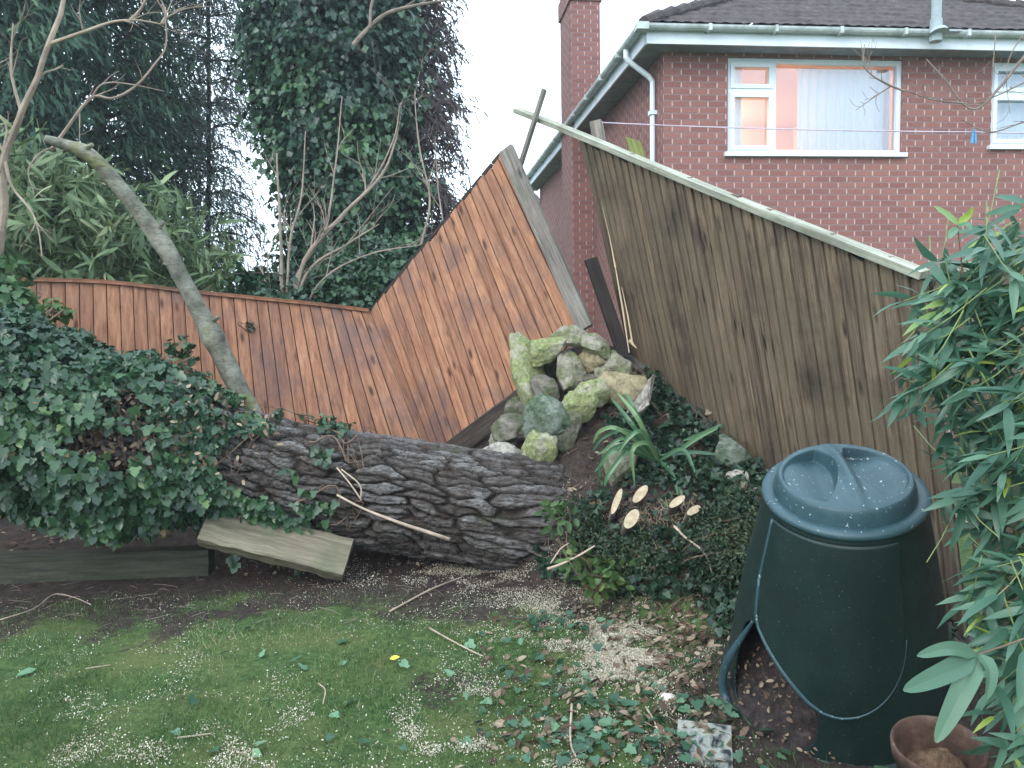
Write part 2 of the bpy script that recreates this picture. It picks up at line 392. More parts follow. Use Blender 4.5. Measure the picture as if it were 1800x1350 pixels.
m_upvc = plain_mat('white_plastic', (.66, .72, .78), .35, .5, .05, 2, .02)
m_fascia = plain_mat('painted_fascia', (.70, .75, .82), .5, .4, .10, 3, .05)
b = NB('weathered_gutter'); n_ = b.noise(b.geo(), 5, 6, .7); c = b.ramp(n_, [(.3, (.26, .29, .27)), (.5, (.44, .48, .48)), (.7, (.58, .63, .65))])
m_gutter = b.end(b.bsdf(c, .55, spec=.4))
b = NB('roof_tiles'); c = b.ramp(b.noise(b.geo(), 7, 7, .75), [(.3, (.030, .024, .026)), (.5, (.068, .054, .055)), (.66, (.105, .088, .08)), (.8, (.19, .17, .13))])
c = b.mix(b.ramp(b.noise(b.geo(), 30, 4, .7), [(.6, 0.0), (.75, .6)]), c, (.16, .15, .10))
m_roof = b.end(b.bsdf(c, .92, b.bump(b.noise(b.geo(), 60, 4), .5, .01), .15))
c0 = P(1166, 250, 9.5); C0 = np.array([c0[0], c0[1], 0]); WD = norm(np.array([9.5, .95, 0])); SDr = norm(np.array([-1.18, 9.5, 0])); UP = np.array([0, 0, 1.0])
def hp(u, v, z): return C0+WD*u+SDr*v+UP*z
WN = np.cross(UP, WD)     # into the house
def wp(px, py):
    r = ray(px, py); t = ((C0-CAMP) @ WN)/(r @ WN); q = CAMP+r*t; return (q-C0) @ WD, q[2]
zf = wp(1300, 96)[1]; OH = .30; HU = 7.0; HV = 9.3
house = empty('brick_house', C0, 'red brick two-storey house with lit upstairs window beyond the brown fence', 'house')
u1, z1 = wp(1279, 270); u2, z2 = wp(1588, 103); z2 = min(z2, zf-.03); u3, z3 = wp(1741, 256); u4 = u3+2.0; z1b = z1; z3b = wp(1741, 258)[1]
mb = MB()
def wallq(ua, ub, za, zb): mb.quad(hp(ua, 0, za), hp(ub, 0, za), hp(ub, 0, zb), hp(ua, 0, zb), uv0=(ua, za))
top = zf+.02
zz = min(z1b, z3b)
wallq(0, HU, 0, zz); wallq(0, u1, zz, top); wallq(u2, u3, zz, top); wallq(u4, HU, zz, top)
if z1b > zz: wallq(u1, u2, zz, z1b)
if z3b > zz: wallq(u3, u4, zz, z3b)
wallq(u1, u2, z2, top+.001); wallq(u3, u4, z2, top+.001)
for (a, c_, d, e) in ((u1, u2, z1b, z2), (u3, u4, z3b, z2)):        # reveals
    for uu in (a, c_): mb.quad(hp(uu, 0, d), hp(uu, .12, d), hp(uu, .12, e), hp(uu, 0, e))
    mb.quad(hp(a, 0, d), hp(c_, 0, d), hp(c_, .12, d), hp(a, .12, d)); mb.quad(hp(a, 0, e), hp(c_, 0, e), hp(c_, .12, e), hp(a, .12, e))
mb.quad(hp(0, HV, 0), hp(0, 0, 0), hp(0, 0, top), hp(0, HV, top), uv0=(.1, 0))
mb.quad(hp(HU, 0, 0), hp(HU, HV, 0), hp(HU, HV, top), hp(HU, 0, top)); mb.quad(hp(HU, HV, 0), hp(0, HV, 0), hp(0, HV, top), hp(HU, HV, top))
mb.quad(hp(-.2, -.2, zf+.06), hp(HU+.2, -.2, zf+.06), hp(HU+.2, HV+.2, zf+.06), hp(-.2, HV+.2, zf+.06))
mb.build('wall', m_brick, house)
# eaves
mb = MB(); fh = .17
def strip(ua, va, ub, vb, z0, z1_, th=.025):
    a = hp(ua, va, 0); b_ = hp(ub, vb, 0); d = norm(b_-a); nrm = np.cross(d, UP)
    mb.box((a+b_)/2+UP*(z0+z1_)/2, nrm*th/2, (b_-a)/2, UP*(z1_-z0)/2)
strip(-OH, -OH, HU+OH, -OH, zf, zf+fh); strip(-OH, -OH+.03, -OH, HV+OH, zf, zf+fh); strip(HU+OH, -OH+.03, HU+OH, HV+OH, zf, zf+fh)
mb.build('fascia', m_fascia, house)
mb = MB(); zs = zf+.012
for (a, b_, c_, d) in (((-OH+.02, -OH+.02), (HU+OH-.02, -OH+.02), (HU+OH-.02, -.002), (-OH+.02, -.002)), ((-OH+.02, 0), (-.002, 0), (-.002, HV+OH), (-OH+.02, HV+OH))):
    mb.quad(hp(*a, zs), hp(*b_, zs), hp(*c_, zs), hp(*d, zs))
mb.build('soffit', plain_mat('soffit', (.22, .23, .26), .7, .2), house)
def halfpipe(mb, a, b_, r, nrm, seg=8, n=60):
    """open half-round gutter"""
    for k in range(seg):
        t0, t1 = math.pi*k/seg, math.pi*(k+1)/seg
        f0 = -nrm*math.cos(t0)*r-UP*math.sin(t0)*r; f1 = -nrm*math.cos(t1)*r-UP*math.sin(t1)*r
        mb.quad(a+f0, b_+f0, b_+f1, a+f1)
zg = zf+fh+.015; gr = .058
gut = MB(); fa, fb = hp(-OH-.08, -OH-.08, zg), hp(HU+OH, -OH-.08, zg); halfpipe(gut, fa, fb, gr, WN)
sa, sb = hp(-OH-.08, -OH-.08, zg), hp(-OH-.08, HV+OH, zg); halfpipe(gut, sa, sb, gr, WD)
for k in range(1, 10):
    q = fa+(fb-fa)*(k/9.6); gut.box(q+UP*-.03, WD*.018, WN*.068, UP*.038)
for k in range(1, 11):
    q = sa+(sb-sa)*(k/11); gut.box(q+UP*-.03, WD*.066, SDr*.018, UP*.038)
gut.box(sa-UP*.03, WD*.07, WN*.07, UP*.04)
go = gut.build('gutter', m_gutter, house)
def roofplane(name, e0, e1, up, parent, pitch=math.tan(rad(30)), dip=True):
    L = np.linalg.norm(e1-e0); ed = (e1-e0)/L; T = L/2; nt_, nu = 110, int(L/.035)
    ts = np.linspace(0, T*.999, nt_)[:, None]; us = np.linspace(0, 1, nu)[None]
    if dip is False: T = HU/2+OH; ts = np.linspace(0, T*.999, nt_)[:, None]
    uu = ts+(L-2*ts)*us
    rib = .022*np.abs(np.sin(math.pi*uu/.15))**.6; row = .03*(1-((ts/.30) % 1))
    X = e0+ed*uu[..., None]+up*ts[..., None]+UP*((ts*pitch+rib+row+uu*0))[..., None]
    X = X+fbm(X, 4, 2)[..., None]*UP*.012
    return grid(name, X, m_roof, parent)
ze = zg+.015
E0, E1, E2, E3 = hp(-OH-.04, -OH-.04, ze), hp(HU+OH, -OH-.04, ze), hp(HU+OH, HV+OH, ze), hp(-OH-.04, HV+OH, ze)
roofplane('roof', E0, E1, WN, house); roofplane('roof', E3, E0, WD, house, dip=False); roofplane('roof', E1, E2, -WD, house, dip=False)
mb = MB()
apex = E0+(WN+WD)*(HU/2+OH)+UP*((HU/2+OH)*math.tan(rad(30))+.03)
for e in (E0, E1):
    n_ = 16
    for k in range(n_):
        a = e+(apex-e)*k/n_; b_ = e+(apex-e)*(k+1.08)/n_; mb.tube([a+UP*.02, b_+UP*.045], [.075, .085], 8)
ho = mb.build('ridge_tile', m_roof, house); ho['kind'] = 'stuff'; del ho['kind']
# chimney on the side wall
mb = MB(); cv = 3.75
def chim(u0, u1_, v0, v1, za, zb):
    a, b_, c_, d = hp(u0, v0, 0), hp(u1_, v0, 0), hp(u1_, v1, 0), hp(u0, v1, 0)
    for p, q, o in ((a, b_, 0), (b_, c_, .3), (c_, d, .1), (d, a, .05)): mb.quad(p+UP*za, q+UP*za, q+UP*zb, p+UP*zb, uv0=(o, za))
    mb.quad(*[p+UP*zb for p in (a, b_, c_, d)]); mb.quad(*[p+UP*za for p in (a, b_, c_, d)])
cu0 = -.345; cu1 = .15
zc = P(988, 6, 13.3)[2]
chim(cu0, cu1, cv, cv+.95, 0, zc); chim(cu0-.03, cu1+.03, cv-.03, cv+.98, zc, zc+.3); chim(cu0, cu1, cv, cv+.95, zc+.301, zc+.5)
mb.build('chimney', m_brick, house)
# downpipes
def downpipe(v, u=-.045):
    mb = MB(); a = hp(-OH-.08, v, zg-.05)
    pts = [a, a-UP*.10, a-UP*.14+WD*.03, hp(u-.05, v, zg-.37), hp(u, v, zg-.43), hp(u, v, zg-.6), hp(u, v, .05)]
    mb.tube(pts, .034, 10)
    for z in (1.0, 2.6, 4.2): mb.box(hp(u, v, z), WD*.045, SDr*.045, UP*.025)
    return mb.build('downpipe', m_upvc, house, smooth_=False)
downpipe(.28); downpipe(HV-.1)
# soil vent pipe
mb = MB(); r = ray(1645, 58)
best = None
for t in np.linspace(.02, 2.5, 300):
    q = P(1645, 58, 9.2+t); pz = E0[2]+((q-E0) @ WN)*math.tan(rad(30))
    if q[2] <= pz+.0: best = q; break
best = best if best is not None else P(1645, 58, 9.7)
mb.tube([best-UP*.1, best+UP*.16], [.072, .066], 12); mb.tube([best+UP*.16, best+UP*.7], [.055, .055], 12)
mb.tube([best-UP*.02-WN*.06, best+UP*.03-WN*.05], [.11, .08], 12)
for k in range(4): mb.box(best+WD*(.06+.06*k)-WN*.05+UP*.0, WD*.028, WN*.05, UP*.012)
mb.build('vent_pipe', plain_mat('vent_pipe', (.30, .36, .38), .5, .4, .2), house)
# windows
b = NB('window_glass'); fz = b.n('Fresnel'); fz.inputs[0].default_value = 1.5; gl = b.n('BsdfGlossy'); gl.inputs['Roughness'].default_value = .02
gl.inputs['Color'].default_value = (.8, .88, 1, 1)
tr = b.n('BsdfTransparent'); tr.inputs['Color'].default_value = (.88, .92, .94, 1); ms = b.n('MixShader'); b.l(b.math('ADD', fz.outputs[0], .12), ms.inputs[0]); b.l(tr.outputs[0], ms.inputs[1]); b.l(gl.outputs[0], ms.inputs[2]); m_glass = b.end(ms.outputs[0])
b = NB('net_curtain'); df = b.n('BsdfDiffuse'); df.inputs[0].default_value = (.92, .94, .96, 1); tl = b.n('BsdfTranslucent'); tl.inputs[0].default_value = (.8, .82, .82, 1)
ms = b.n('MixShader'); ms.inputs[0].default_value = .04; b.l(df.outputs[0], ms.inputs[1]); b.l(tl.outputs[0], ms.inputs[2]); m_net = b.end(ms.outputs[0])
def window(ua, ub, za, zb, um=None, zt=None):
    fr_ = MB(); T = .055
    def bar(u0, u1_, z0, z1_, v=.07, th=.035): fr_.box(hp((u0+u1_)/2, v, (z0+z1_)/2), WD*(u1_-u0)/2, UP*(z1_-z0)/2, SDr*th)
    bar(ua, ua+T, za, zb); bar(ub-T, ub, za, zb); bar(ua+T, ub-T, za, za+T); bar(ua+T, ub-T, zb-T, zb)
    if um:
        bar(um-T/2, um+T/2, za+T, zb-T, .069); bar(ua+T, um-T/2, zt-T/2, zt+T/2, .068)
        for (p, q) in ((za+T, zt-T/2), (zt+T/2, zb-T)):       # opening sashes stand proud
            s = .05; a, c_ = ua+T-.012, um-T/2+.012; bar(a, a+s, p, q, .05, .03); bar(c_-s, c_, p, q, .05, .03); bar(a+s, c_-s, p, p+s, .05, .03); bar(a+s, c_-s, q-s, q, .05, .03)
    w_ = fr_.build('window', m_upvc, house)
    sl = MB(); sl.box(hp((ua+ub)/2, .005, za-.012), WD*((ub-ua)/2+.05), UP*.025, SDr*.06); sl.build('sill', m_upvc, w_)
    gm = MB(); gm.quad(hp(ua+T*.5, .08, za+T*.5), hp(ub-T*.5, .08, za+T*.5), hp(ub-T*.5, .08, zb-T*.5), hp(ua+T*.5, .08, zb-T*.5)); gm.build('pane', m_glass, w_)
    return w_
um = wp(1362, 200)[0]; zt = wp(1320, 158)[1]
w1 = window(u1, u2, z1b, z2, um, zt); w2 = window(u3, u4, z3b, z2, u4-.55, zt)
def curtain(ua, ub, za, zb, v, parent, folds=16, amp=.03, seed=0):
    n = int((ub-ua)/.012); us = np.linspace(ua, ub, n)[None]; zs_ = np.linspace(za, zb, 30)[:, None]
    ph = us*folds*2*math.pi/(ub-ua)+np.sin(us*7+seed)*1.2; gather = (1-.25*((zb-zs_)/(zb-za)))
    dv = v+amp*np.sin(ph+.6*np.sin(zs_*2))*(.6+.4*(zb-zs_))
    X = C0+WD*(us+zs_*0)[..., None]+SDr*(dv+us*0)[..., None]+UP*(zs_+us*0)[..., None]
    return grid('curtain', X, m_net, parent)
uc = wp(1422, 200)[0]
curtain(uc, u2+.02, z1b+.03, z2-.02, .30, w1, 11, .022); curtain(u1+.04, wp(1318, 200)[0], z1b+.03, z2-.03, .26, w1, 3)
curtain(u3+.05, u4-.1, z1b+.05, z2-.02, .28, w2, 12, .02)
mb = MB()      # lit room behind the first window
ra, rb_, va, vb, za, zb = u1-.7, u2+.3, .125, 3.4, z1b-.9, z2+.02
mb.quad(hp(ra, vb, za), hp(rb_, vb, za), hp(rb_, vb, zb), hp(ra, vb, zb)); mb.quad(hp(ra, va, zb), hp(rb_, va, zb), hp(rb_, vb, zb), hp(ra, vb, zb))
mb.quad(hp(ra, va, za), hp(ra, vb, za), hp(ra, vb, zb), hp(ra, va, zb)); mb.quad(hp(rb_, va, za), hp(rb_, vb, za), hp(rb_, vb, zb), hp(rb_, va, zb)); mb.quad(hp(ra, va, za), hp(rb_, va, za), hp(rb_, vb, za), hp(ra, vb, za))
mb.build('room', plain_mat('room_wall', (.68, .58, .56), .9, .1, .04, 1, 0), house)
ld = bpy.data.lights.new('bedroom_lamp', 'POINT'); ld.energy = 70; ld.color = (1, .58, .30); ld.shadow_soft_size = .12
lo = bpy.data.objects.new('bedroom_lamp', ld); COL.objects.link(lo); lo.location = tuple(hp(uc-.55, 2.7, zb-.22)); 

# ------------------------------------------------------------------ fences
m_orange = wood_mat('stained_fence_boards', (.15, .068, .045), (.31, .148, .088), (.42, .23, .145), stain=(.13, .082, .078), stain_amt=.72, gs=(26, 3.2, 1))
m_orange_rail = wood_mat('stained_fence_rail', (.10, .045, .03), (.25, .11, .06), (.35, .17, .10), stain_amt=.6)
m_grey = wood_mat('weathered_grey_timber', (.08, .068, .06), (.20, .175, .155), (.32, .29, .26), stain=(.08, .10, .06), stain_amt=.5)
m_brown = wood_mat('aged_brown_boards', (.048, .038, .032), (.155, .112, .078), (.27, .205, .145), stain=(.035, .027, .025), stain_amt=.75, green=(.14, .115, .075), gs=(48, 3.0, 1), bumps=.9)
m_lichen = wood_mat('lichen_covered_rail', (.15, .15, .12), (.31, .32, .26), (.46, .47, .40), stain=(.14, .13, .09), stain_amt=.6, knots=False)
m_darkwood = wood_mat('dark_plank', (.015, .012, .01), (.035, .028, .025), (.06, .05, .045), knots=False)
m_split = wood_mat('fresh_split_wood', (.45, .33, .2), (.68, .55, .38), (.8, .7, .55), stain_amt=.1, knots=False)
m_gravelb = wood_mat('gravel_board', (.02, .016, .014), (.075, .06, .05), (.14, .12, .10), stain_amt=.6)
def board_run(mb, top, bot, width=.112, seed=0, t_hi=.020, t_lo=.007, lap=.004, rag=0., gap_=.008):
    """feather-edge boards between two 3-D polylines of equal parameterisation; thicker edge on the left"""
    rs = random.Random(seed); top = spline(top, 200); bot = spline(bot, 200)
    mid = (top+bot)/2; L = np.concatenate([[0], np.cumsum(np.linalg.norm(np.diff(mid, axis=0), axis=1))]); n = max(2, round(L[-1]/width))
    def at(c, s): k = np.clip(np.searchsorted(L, s)-1, 0, 198); f = (s-L[k])/(L[k+1]-L[k]+1e-9); return c[k]*(1-f)+c[k+1]*f
    wd = L[-1]/n; seg = 6
    for i in range(n):
        s0, s1 = i*wd, min(L[-1], (i+1)*wd+lap*0); r = .05+.95*rs.random(); jt = rs.uniform(-rag, rag*.2); jb = rs.uniform(-.006, .006)
        T0, T1, B0, B1 = at(top, s0), at(top, s1), at(bot, s0), at(bot, s1); h0 = T0-B0; h1 = T1-B1
        N = norm(np.cross(T1-T0, norm(h0)));  N = N if N @ (CAMP-T0) > 0 else -N
        T0 = T0+norm(h0)*jt; T1 = T1+norm(h1)*(jt+rs.uniform(-rag, rag)*.5); B0 = B0+norm(h0)*jb; B1 = B1+norm(h1)*jb
        wv = rs.uniform(-1, 1)*.006; dz = rs.uniform(-.003, .003)
        gp = norm(T1-T0)*gap_; mb.hexa([B0-N*.010, B1-N*.010, T1-N*.010, T0-N*.010, B0-N*.005, B1-N*.005, T1-N*.005, T0-N*.005], 0.0)  # near-black backing: seam shade and dirt both put into its colour
        T1 = T1-gp; B1 = B1-gp
        for k in range(seg):
            f0, f1 = k/seg, (k+1)/seg
            w0, w1_ = wv*math.sin(math.pi*f0)+dz, wv*math.sin(math.pi*f1)+dz
            a0, a1 = B0+h0*0+(T0-B0)*f0, B1+(T1-B1)*f0; b0, b1 = B0+(T0-B0)*f1, B1+(T1-B1)*f1
            ln0 = np.linalg.norm(T0-B0)*f0
            p = [a0-N*.004, a1-N*.004, b1-N*.004, b0-N*.004, a0+N*(t_hi+w0), a1+N*(t_lo+w0), b1+N*(t_lo+w1_), b0+N*(t_hi+w1_)]
            mb.hexa(p, r, (0, ln0))
    return top, bot
# standing part
fence = empty('stained_fence', P(300, 880, 6.1), 'orange stained closeboard garden fence still standing behind the ivy trunk', 'fence')
LT = pl((-240, 492, 5.55), (-80, 493, 5.8), (50, 494, 6.0), (200, 499, 6.25), (340, 515, 6.45), (440, 525, 6.6), (560, 537, 6.75), (652, 548, 6.85))
LB = pl((-250, 925, 5.5), (-80, 915, 5.7), (50, 908, 5.85), (212, 900, 6.05), (365, 885, 6.2), (475, 868, 6.3), (630, 838, 6.35), (752, 806, 6.3))
mb = MB(); t1_, b1_ = board_run(mb, LT, LB, .100, 3); mb.build('fence_boards', m_orange, fence)
mb = MB()
for k in range(0, 190, 9): mb.beam(t1_[k]+[0, -.02, .012], t1_[min(199, k+9)]+[0, -.02, .012], .045, .03, r=.4)
mb.build('capping_rail', m_orange_rail, fence)
mb = MB()
for f in (.3, .75):
    mb = MB()
    for k in range(0, 190, 20):
        q0 = b1_[k]*(1-f)+t1_[k]*f; k2 = min(199, k+20); q1 = b1_[k2]*(1-f)+t1_[k2]*f; mb.beam(q0+[0, .05, 0], q1+[0, .05, 0], .07, .04)
    mb.build('fence_rail', m_orange_rail, fence)
# lifted part
lift = empty('uprooted_fence_panel', P(780, 790, 6.2), 'orange stained fence panel torn upwards and leaning towards the house', 'fence panel')
RTp = pl((652, 548, 6.84), (700, 488, 6.75), (770, 405, 6.6), (830, 333, 6.45), (889, 262, 6.3))
RBp = pl((753, 806, 6.29), (800, 785, 6.1), (880, 725, 5.95), (960, 650, 5.85), (1036, 566, 5.8))
mb = MB(); t2_, b2_ = board_run(mb, RTp, RBp, .094, 14, rag=.02, t_hi=.006, t_lo=.018, gap_=.006); mb.build('fence_boards', m_orange, lift)
mb = MB()
for k in range(0, 195, 15): mb.beam(t2_[k]+[0, .02, .012], t2_[min(199, k+14)]+[0, .02, .012], .03, .025, r=.2)
mb.build('capping_rail', m_darkwood, lift)
mb = MB(); a, b_ = P(893, 264, 6.27), P(1033, 578, 5.74); N = norm(np.cross(b_-a, t2_[-1]-t2_[-20])); N = N if N @ (CAMP-a) > 0 else -N
mb.box((a+b_)/2+N*.03-norm(np.cross(N, b_-a))*0, norm(np.cross(b_-a, N))*.062, (a-b_)/2, N*.022, .3); mb.build('post', m_grey, lift)
mb = MB(); a, b_ = P(782, 800, 6.0), P(1012, 628, 5.72); d = b_-a
mb.box((a+b_)/2, norm(np.cross(d, [0, 1, 0]))*.075, d/2, np.array([0, .02, 0]), .5); mb.build('gravel_board', m_gravelb, lift)
mb = MB()
for f in (.2, .8):
    mb = MB(); q0 = b2_[3]*(1-f)+t2_[3]*f; q1 = b2_[-3]*(1-f)+t2_[-3]*f; mb.beam(q0+[0, .06, 0], q1+[0, .06, 0], .07, .04); mb.build('fence_rail', m_orange_rail, lift)
# brown leaning panel
brown = empty('brown_fence_panel', (BL+BR)/2, 'weathered brown board fence panel leaning and twisted, with pale lichen top rail', 'fence panel')
mb = MB(); pt, pb = board_run(mb, np.linspace(TL, TR, 12), np.linspace(BL, BR, 12), .090, 21, t_hi=.005, t_lo=.017, rag=.06, gap_=.005); mb.build('fence_boards', m_brown, brown)
mb = MB(); d = norm(TR-TL); k = 0
r0 = TL-d*0
lo_, hi_ = 0, 3
for _ in range(40):
    m_ = (lo_+hi_)/2; q = TL-d*m_-CAMP; cc = RCn.T @ q; px = 900+F*cc[0]/-cc[2]
    lo_, hi_ = (m_, hi_) if px > 910 else (lo_, m_)
RS = TL-d*lo_+np.array([0, 0, -.005]); nrm = norm(np.cross(TR-TL, BL-TL)); nrm = nrm if nrm @ (CAMP-TL) > 0 else -nrm
segs = spline(np.array([RS, TL, (TL+TR)/2+[0, 0, -.012], TR]), 24)
for i in range(23):
    a, b_ = segs[i], segs[i+1]; dd = (b_-a)/2*1.0; mb.box((a+b_)/2+nrm*.012+UP*.0, nrm*.034, dd, norm(np.cross(dd, nrm))*.019, .6, (0, i*.15))
mb.build('top_rail', m_lichen, brown)
mb = MB(); mb.box((TL+TR)/2-nrm*.03+norm(BL-TL)*.075, (TR-TL)/2, norm(np.cross(TR-TL, nrm))*.035, nrm*.014, .3); mb.build('hollow_shade_beam', m_darkwood, brown)  # added dark beam: its colour supplies the shade in the ragged top hollows
mb = MB(); 
mb.beam(BL-nrm*.10+[0, 0, -.3], P(1048, 214, 6.15), .09, .09, r=.7)
mb.build('post', m_grey, brown)
for f in (.3, .8):
    mb = MB(); mb.beam(BL+(TL-BL)*f-nrm*.05, BR+(TR-BR)*f-nrm*.05, .07, .05); mb.build('fence_rail', m_grey, brown)
mb = MB(); a, b_ = BL+[.0, -.02, -.05], BR+[.0, -.02, -.05]; mb.beam(a, b_, .03, .13, up=nrm, r=.5); mb.build('gravel_board', m_gravelb, brown)
# next panel to the right, behind the bamboo
nxt = empty('brown_fence_panel', P(1800, 1100, 3.2), 'brown board fence panel still upright behind the bamboo at the right edge', 'fence panel')
nT = np.linspace(P(1640, 486, 3.62), np.array([3.5, 1.2, 2.0]), 12); nB = np.linspace(P(1742, 1165, 3.5), np.array([3.3, 1.1, 0.0]), 12)
mb = MB(); board_run(mb, nT, nB, .105, 31, t_hi=.017, t_lo=.008, rag=.03); mb.build('fence_boards', m_brown, nxt)
mb = MB(); mb.beam(nT[0]+UP*.02, nT[-1]+UP*.02, .06, .045); mb.build('top_rail', m_lichen, nxt)
# broken bits
mb = MB(); a, b_ = P(957, 157, 6.35), P(893, 360, 6.5); mb.beam(a, b_, .055, .025, r=.3)
tag(mb.build('broken_lath', m_grey, None), 'thin grey broken lath standing up against the sky, crossing the pale rail', 'lath')
mb = MB(); a, b_ = P(1038, 455, 5.93), P(1098, 628, 5.82)
mb.beam(a, b_, .10, .03, up=(0.2, -1, .3), r=.2); tag(mb.build('dark_plank', m_darkwood, None), 'dark loose plank leaning at the foot of the brown panel\'s torn end', 'plank')
mb = MB()
def sliver(p, q, w0, w1): mb.tube([P(*p), (P(*p)+P(*q))/2+[.005, 0, 0], P(*q)], [w0*.4, w0, w1], 5)
sliver((1059, 364, 5.9), (1082, 470, 5.87), .003, .008); sliver((1080, 460, 5.87), (1106, 620, 5.80), .008, .004)
sliver((1093, 505, 5.87), (1112, 605, 5.79), .006, .007); mb.tube([P(1106, 598, 5.79), P(1119, 612, 5.77)], [.014, .004], 5)
tag(mb.build('split_batten', m_split, None, smooth_=False), 'pale freshly split batten, long white splinters at the torn fence end', 'batten')
mb = MB(); mb.box(P(1122, 275, 6.1), norm(P(1140, 300, 6.1)-P(1110, 290, 6.1))*.065, norm(P(1115, 250, 6.1)-P(1128, 290, 6.1))*.14, np.array([0, .012, 0]))
tag(mb.build('board_offcut', wood_mat('mossy_board', (.09, .1, .03), (.2, .22, .07), (.3, .31, .12), knots=False), None), 'small mossy green board end poking up behind the pale top rail', 'board')
# washing line and peg
mb = MB(); A_ = P(1051, 215, 6.12); B_ = P(1712, 232, 5.2); C_ = P(1950, 238, 4.9); ln = [A_+(B_-A_)*t+UP*(-.05*4*t*(1-t)*.3) for t in np.linspace(0, 1, 14)]+[B_+(C_-B_)*t for t in (.5, 1)]
mb.tube(ln, .0045, 6); tag(mb.build('washing_line', plain_mat('line', (.45, .38, .45), .6), None), 'thin pinkish washing line strung across in front of the brick wall', 'washing line')
mb = MB(); q = B_-UP*.03
for s in (-1, 1): mb.box(q+[s*.009, 0, 0], [.006, 0, s*.001], [-s*.003, 0, .045], [0, .006, 0])
mb.tube([q+[-.014, 0, .01], q+[.014, 0, .01]], .006, 6)
tag(mb.build('clothes_peg', plain_mat('blue_plastic', (.08, .26, .45), .4), None), 'blue clothes peg hanging on the washing line beside the right window', 'peg')

# ------------------------------------------------------------------ fallen trunk
def cells(u, v, seed=0):
    iu, iv = np.floor(u).astype(int), np.floor(v).astype(int); d1 = np.full(u.shape, 9.); d2 = d1.copy(); cid = np.zeros(u.shape)
    for a in (-1, 0, 1):
        for c_ in (-1, 0, 1):
            cu, cv_ = iu+a, iv+c_; h1 = _T[(cu*7919+cv_*104729+seed) & 4095]; h2 = _T[(cu*1299+cv_*15487+seed+991) & 4095]
            d = np.hypot(cu+.15+.7*h1-u, cv_+.15+.7*h2-v); nw = d < d1
            d2 = np.where(nw, d1, np.minimum(d2, d)); cid = np.where(nw, h1, cid); d1 = np.where(nw, d, d1)
    return d1, d2, cid
trunk = empty('fallen_tree', TRK[8]-UP*.3, 'thick fallen tree trunk with rough plated bark lying across the garden', 'tree')
n_s, n_t = 620, 300
cs = spline(TRK, n_s); rr = np.interp(np.linspace(0, 9, n_s), range(10), TRR); tt = norm(np.gradient(cs, axis=0))
uu = norm(np.cross(tt, [0, 0, 1.0])); ww = np.cross(uu, tt); Ls = np.concatenate([[0], np.cumsum(np.linalg.norm(np.diff(cs, axis=0), axis=1))])
th = np.linspace(0, 2*math.pi, n_t, endpoint=False)
su, tv = Ls[:, None]+0*th[None], (th[None]*.36)+0*Ls[:, None]
cyl = np.stack([np.cos(th)[None]*.36+0*su, np.sin(th)[None]*.36+0*su, su], -1)
warp = fbm(cyl, 2.2, 3, 1)*.16; warp2 = fbm(cyl, 5, 3, 6)*.05
# wrap-safe plates from two overlapping angular charts
d1, d2, cid = cells((su+warp*1.3+.5*tv)/.30, (tv+warp2+warp*.12)/.058)
plate = smooth(.02, .16, d2-d1)*(.8+.2*smooth(0, .5, d2-d1)); d1b, d2b, cidb = cells((su+warp2*2)/.10+40, (tv+warp*.3)/.024+7); pl2 = smooth(.0, .2, d2b-d1b)
deep = smooth(.45, .75, .5+.5*fbm(cyl*np.array([1, 1, .35]), 4.5, 3, 12))
disp = plate*.022*(.45+.9*cid)+pl2*.011+fbm(cyl, 18, 4, 3)*.011-.03*(1-deep)*(1-plate)
flare = 1+.35*smooth(.86, 1.0, np.linspace(0, 1, n_s))[:, None]*(.5+.5*np.cos(3*th[None]+.6))
R_ = rr[:, None]*flare*(1+.05*fbm(cyl*np.array([1, 1, .4]), 2, 2, 8))+disp-.02
X = cs[:, None]+uu[:, None]*(np.cos(th)[None, :, None]*R_[..., None])+ww[:, None]*(np.sin(th)[None, :, None]*R_[..., None])
b = NB('plated_bark'); a_ = b.attr(); pos = b.geo()
c = b.ramp(a_, [(.02, (.014, .011, .010)), (.25, (.075, .06, .053)), (.5, (.17, .155, .148)), (.9, (.36, .34, .335))])
c = b.mix(b.ramp(b.noise(pos, 6, 5, .7), [(.35, .7), (.62, 0.0)]), c, (.10, .068, .052))
c = b.mix(b.ramp(b.noise(b.mapping(pos, (12, 50, 50)), 1.0, 6, .8), [(.42, .75), (.56, 0.0)]), c, (.035, .027, .023)); c = b.mix(b.ramp(b.noise(pos, 110, 3, .6), [(.6, 0.0), (.72, .5)]), c, (.42, .40, .39))
c = b.mix(b.ramp(b.noise(pos, 4.3, 4, .6), [(.6, 0.0), (.72, .35)]), c, (.10, .12, .05))
m_bark = b.end(b.bsdf(c, .88, b.bump(b.math('ADD', b.noise(b.mapping(pos, (9, 38, 38)), 1.0, 8, .8), b.noise(pos, 90, 5, .7)), 1.0, .022), .25))
col_r = np.clip(plate*(.35+.6*cid)*(.6+.4*pl2), 0, 1)
grid('trunk', X, m_bark, trunk, rnd=col_r, closed=True)
mb = MB(); b = NB('smooth_green_bark'); pos = b.geo(); c = b.ramp(b.noise(b.mapping(pos, (1, 1, 1)), 9, 6, .65), [(.32, (.06, .056, .045)), (.5, (.15, .145, .115)), (.66, (.25, .24, .195))])
c = b.mix(b.ramp(b.noise(pos, 4, 3), [(.55, 0.0), (.7, .7)]), c, (.20, .21, .07)); c = b.mix(b.ramp(b.noise(b.mapping(pos, (1, 1, 4)), 22, 6, .75), [(.5, 0.0), (.66, .7)]), c, (.05, .045, .035)); m_limb = b.end(b.bsdf(c, .75, b.bump(b.noise(pos, 60, 4), .5, .006), .25))
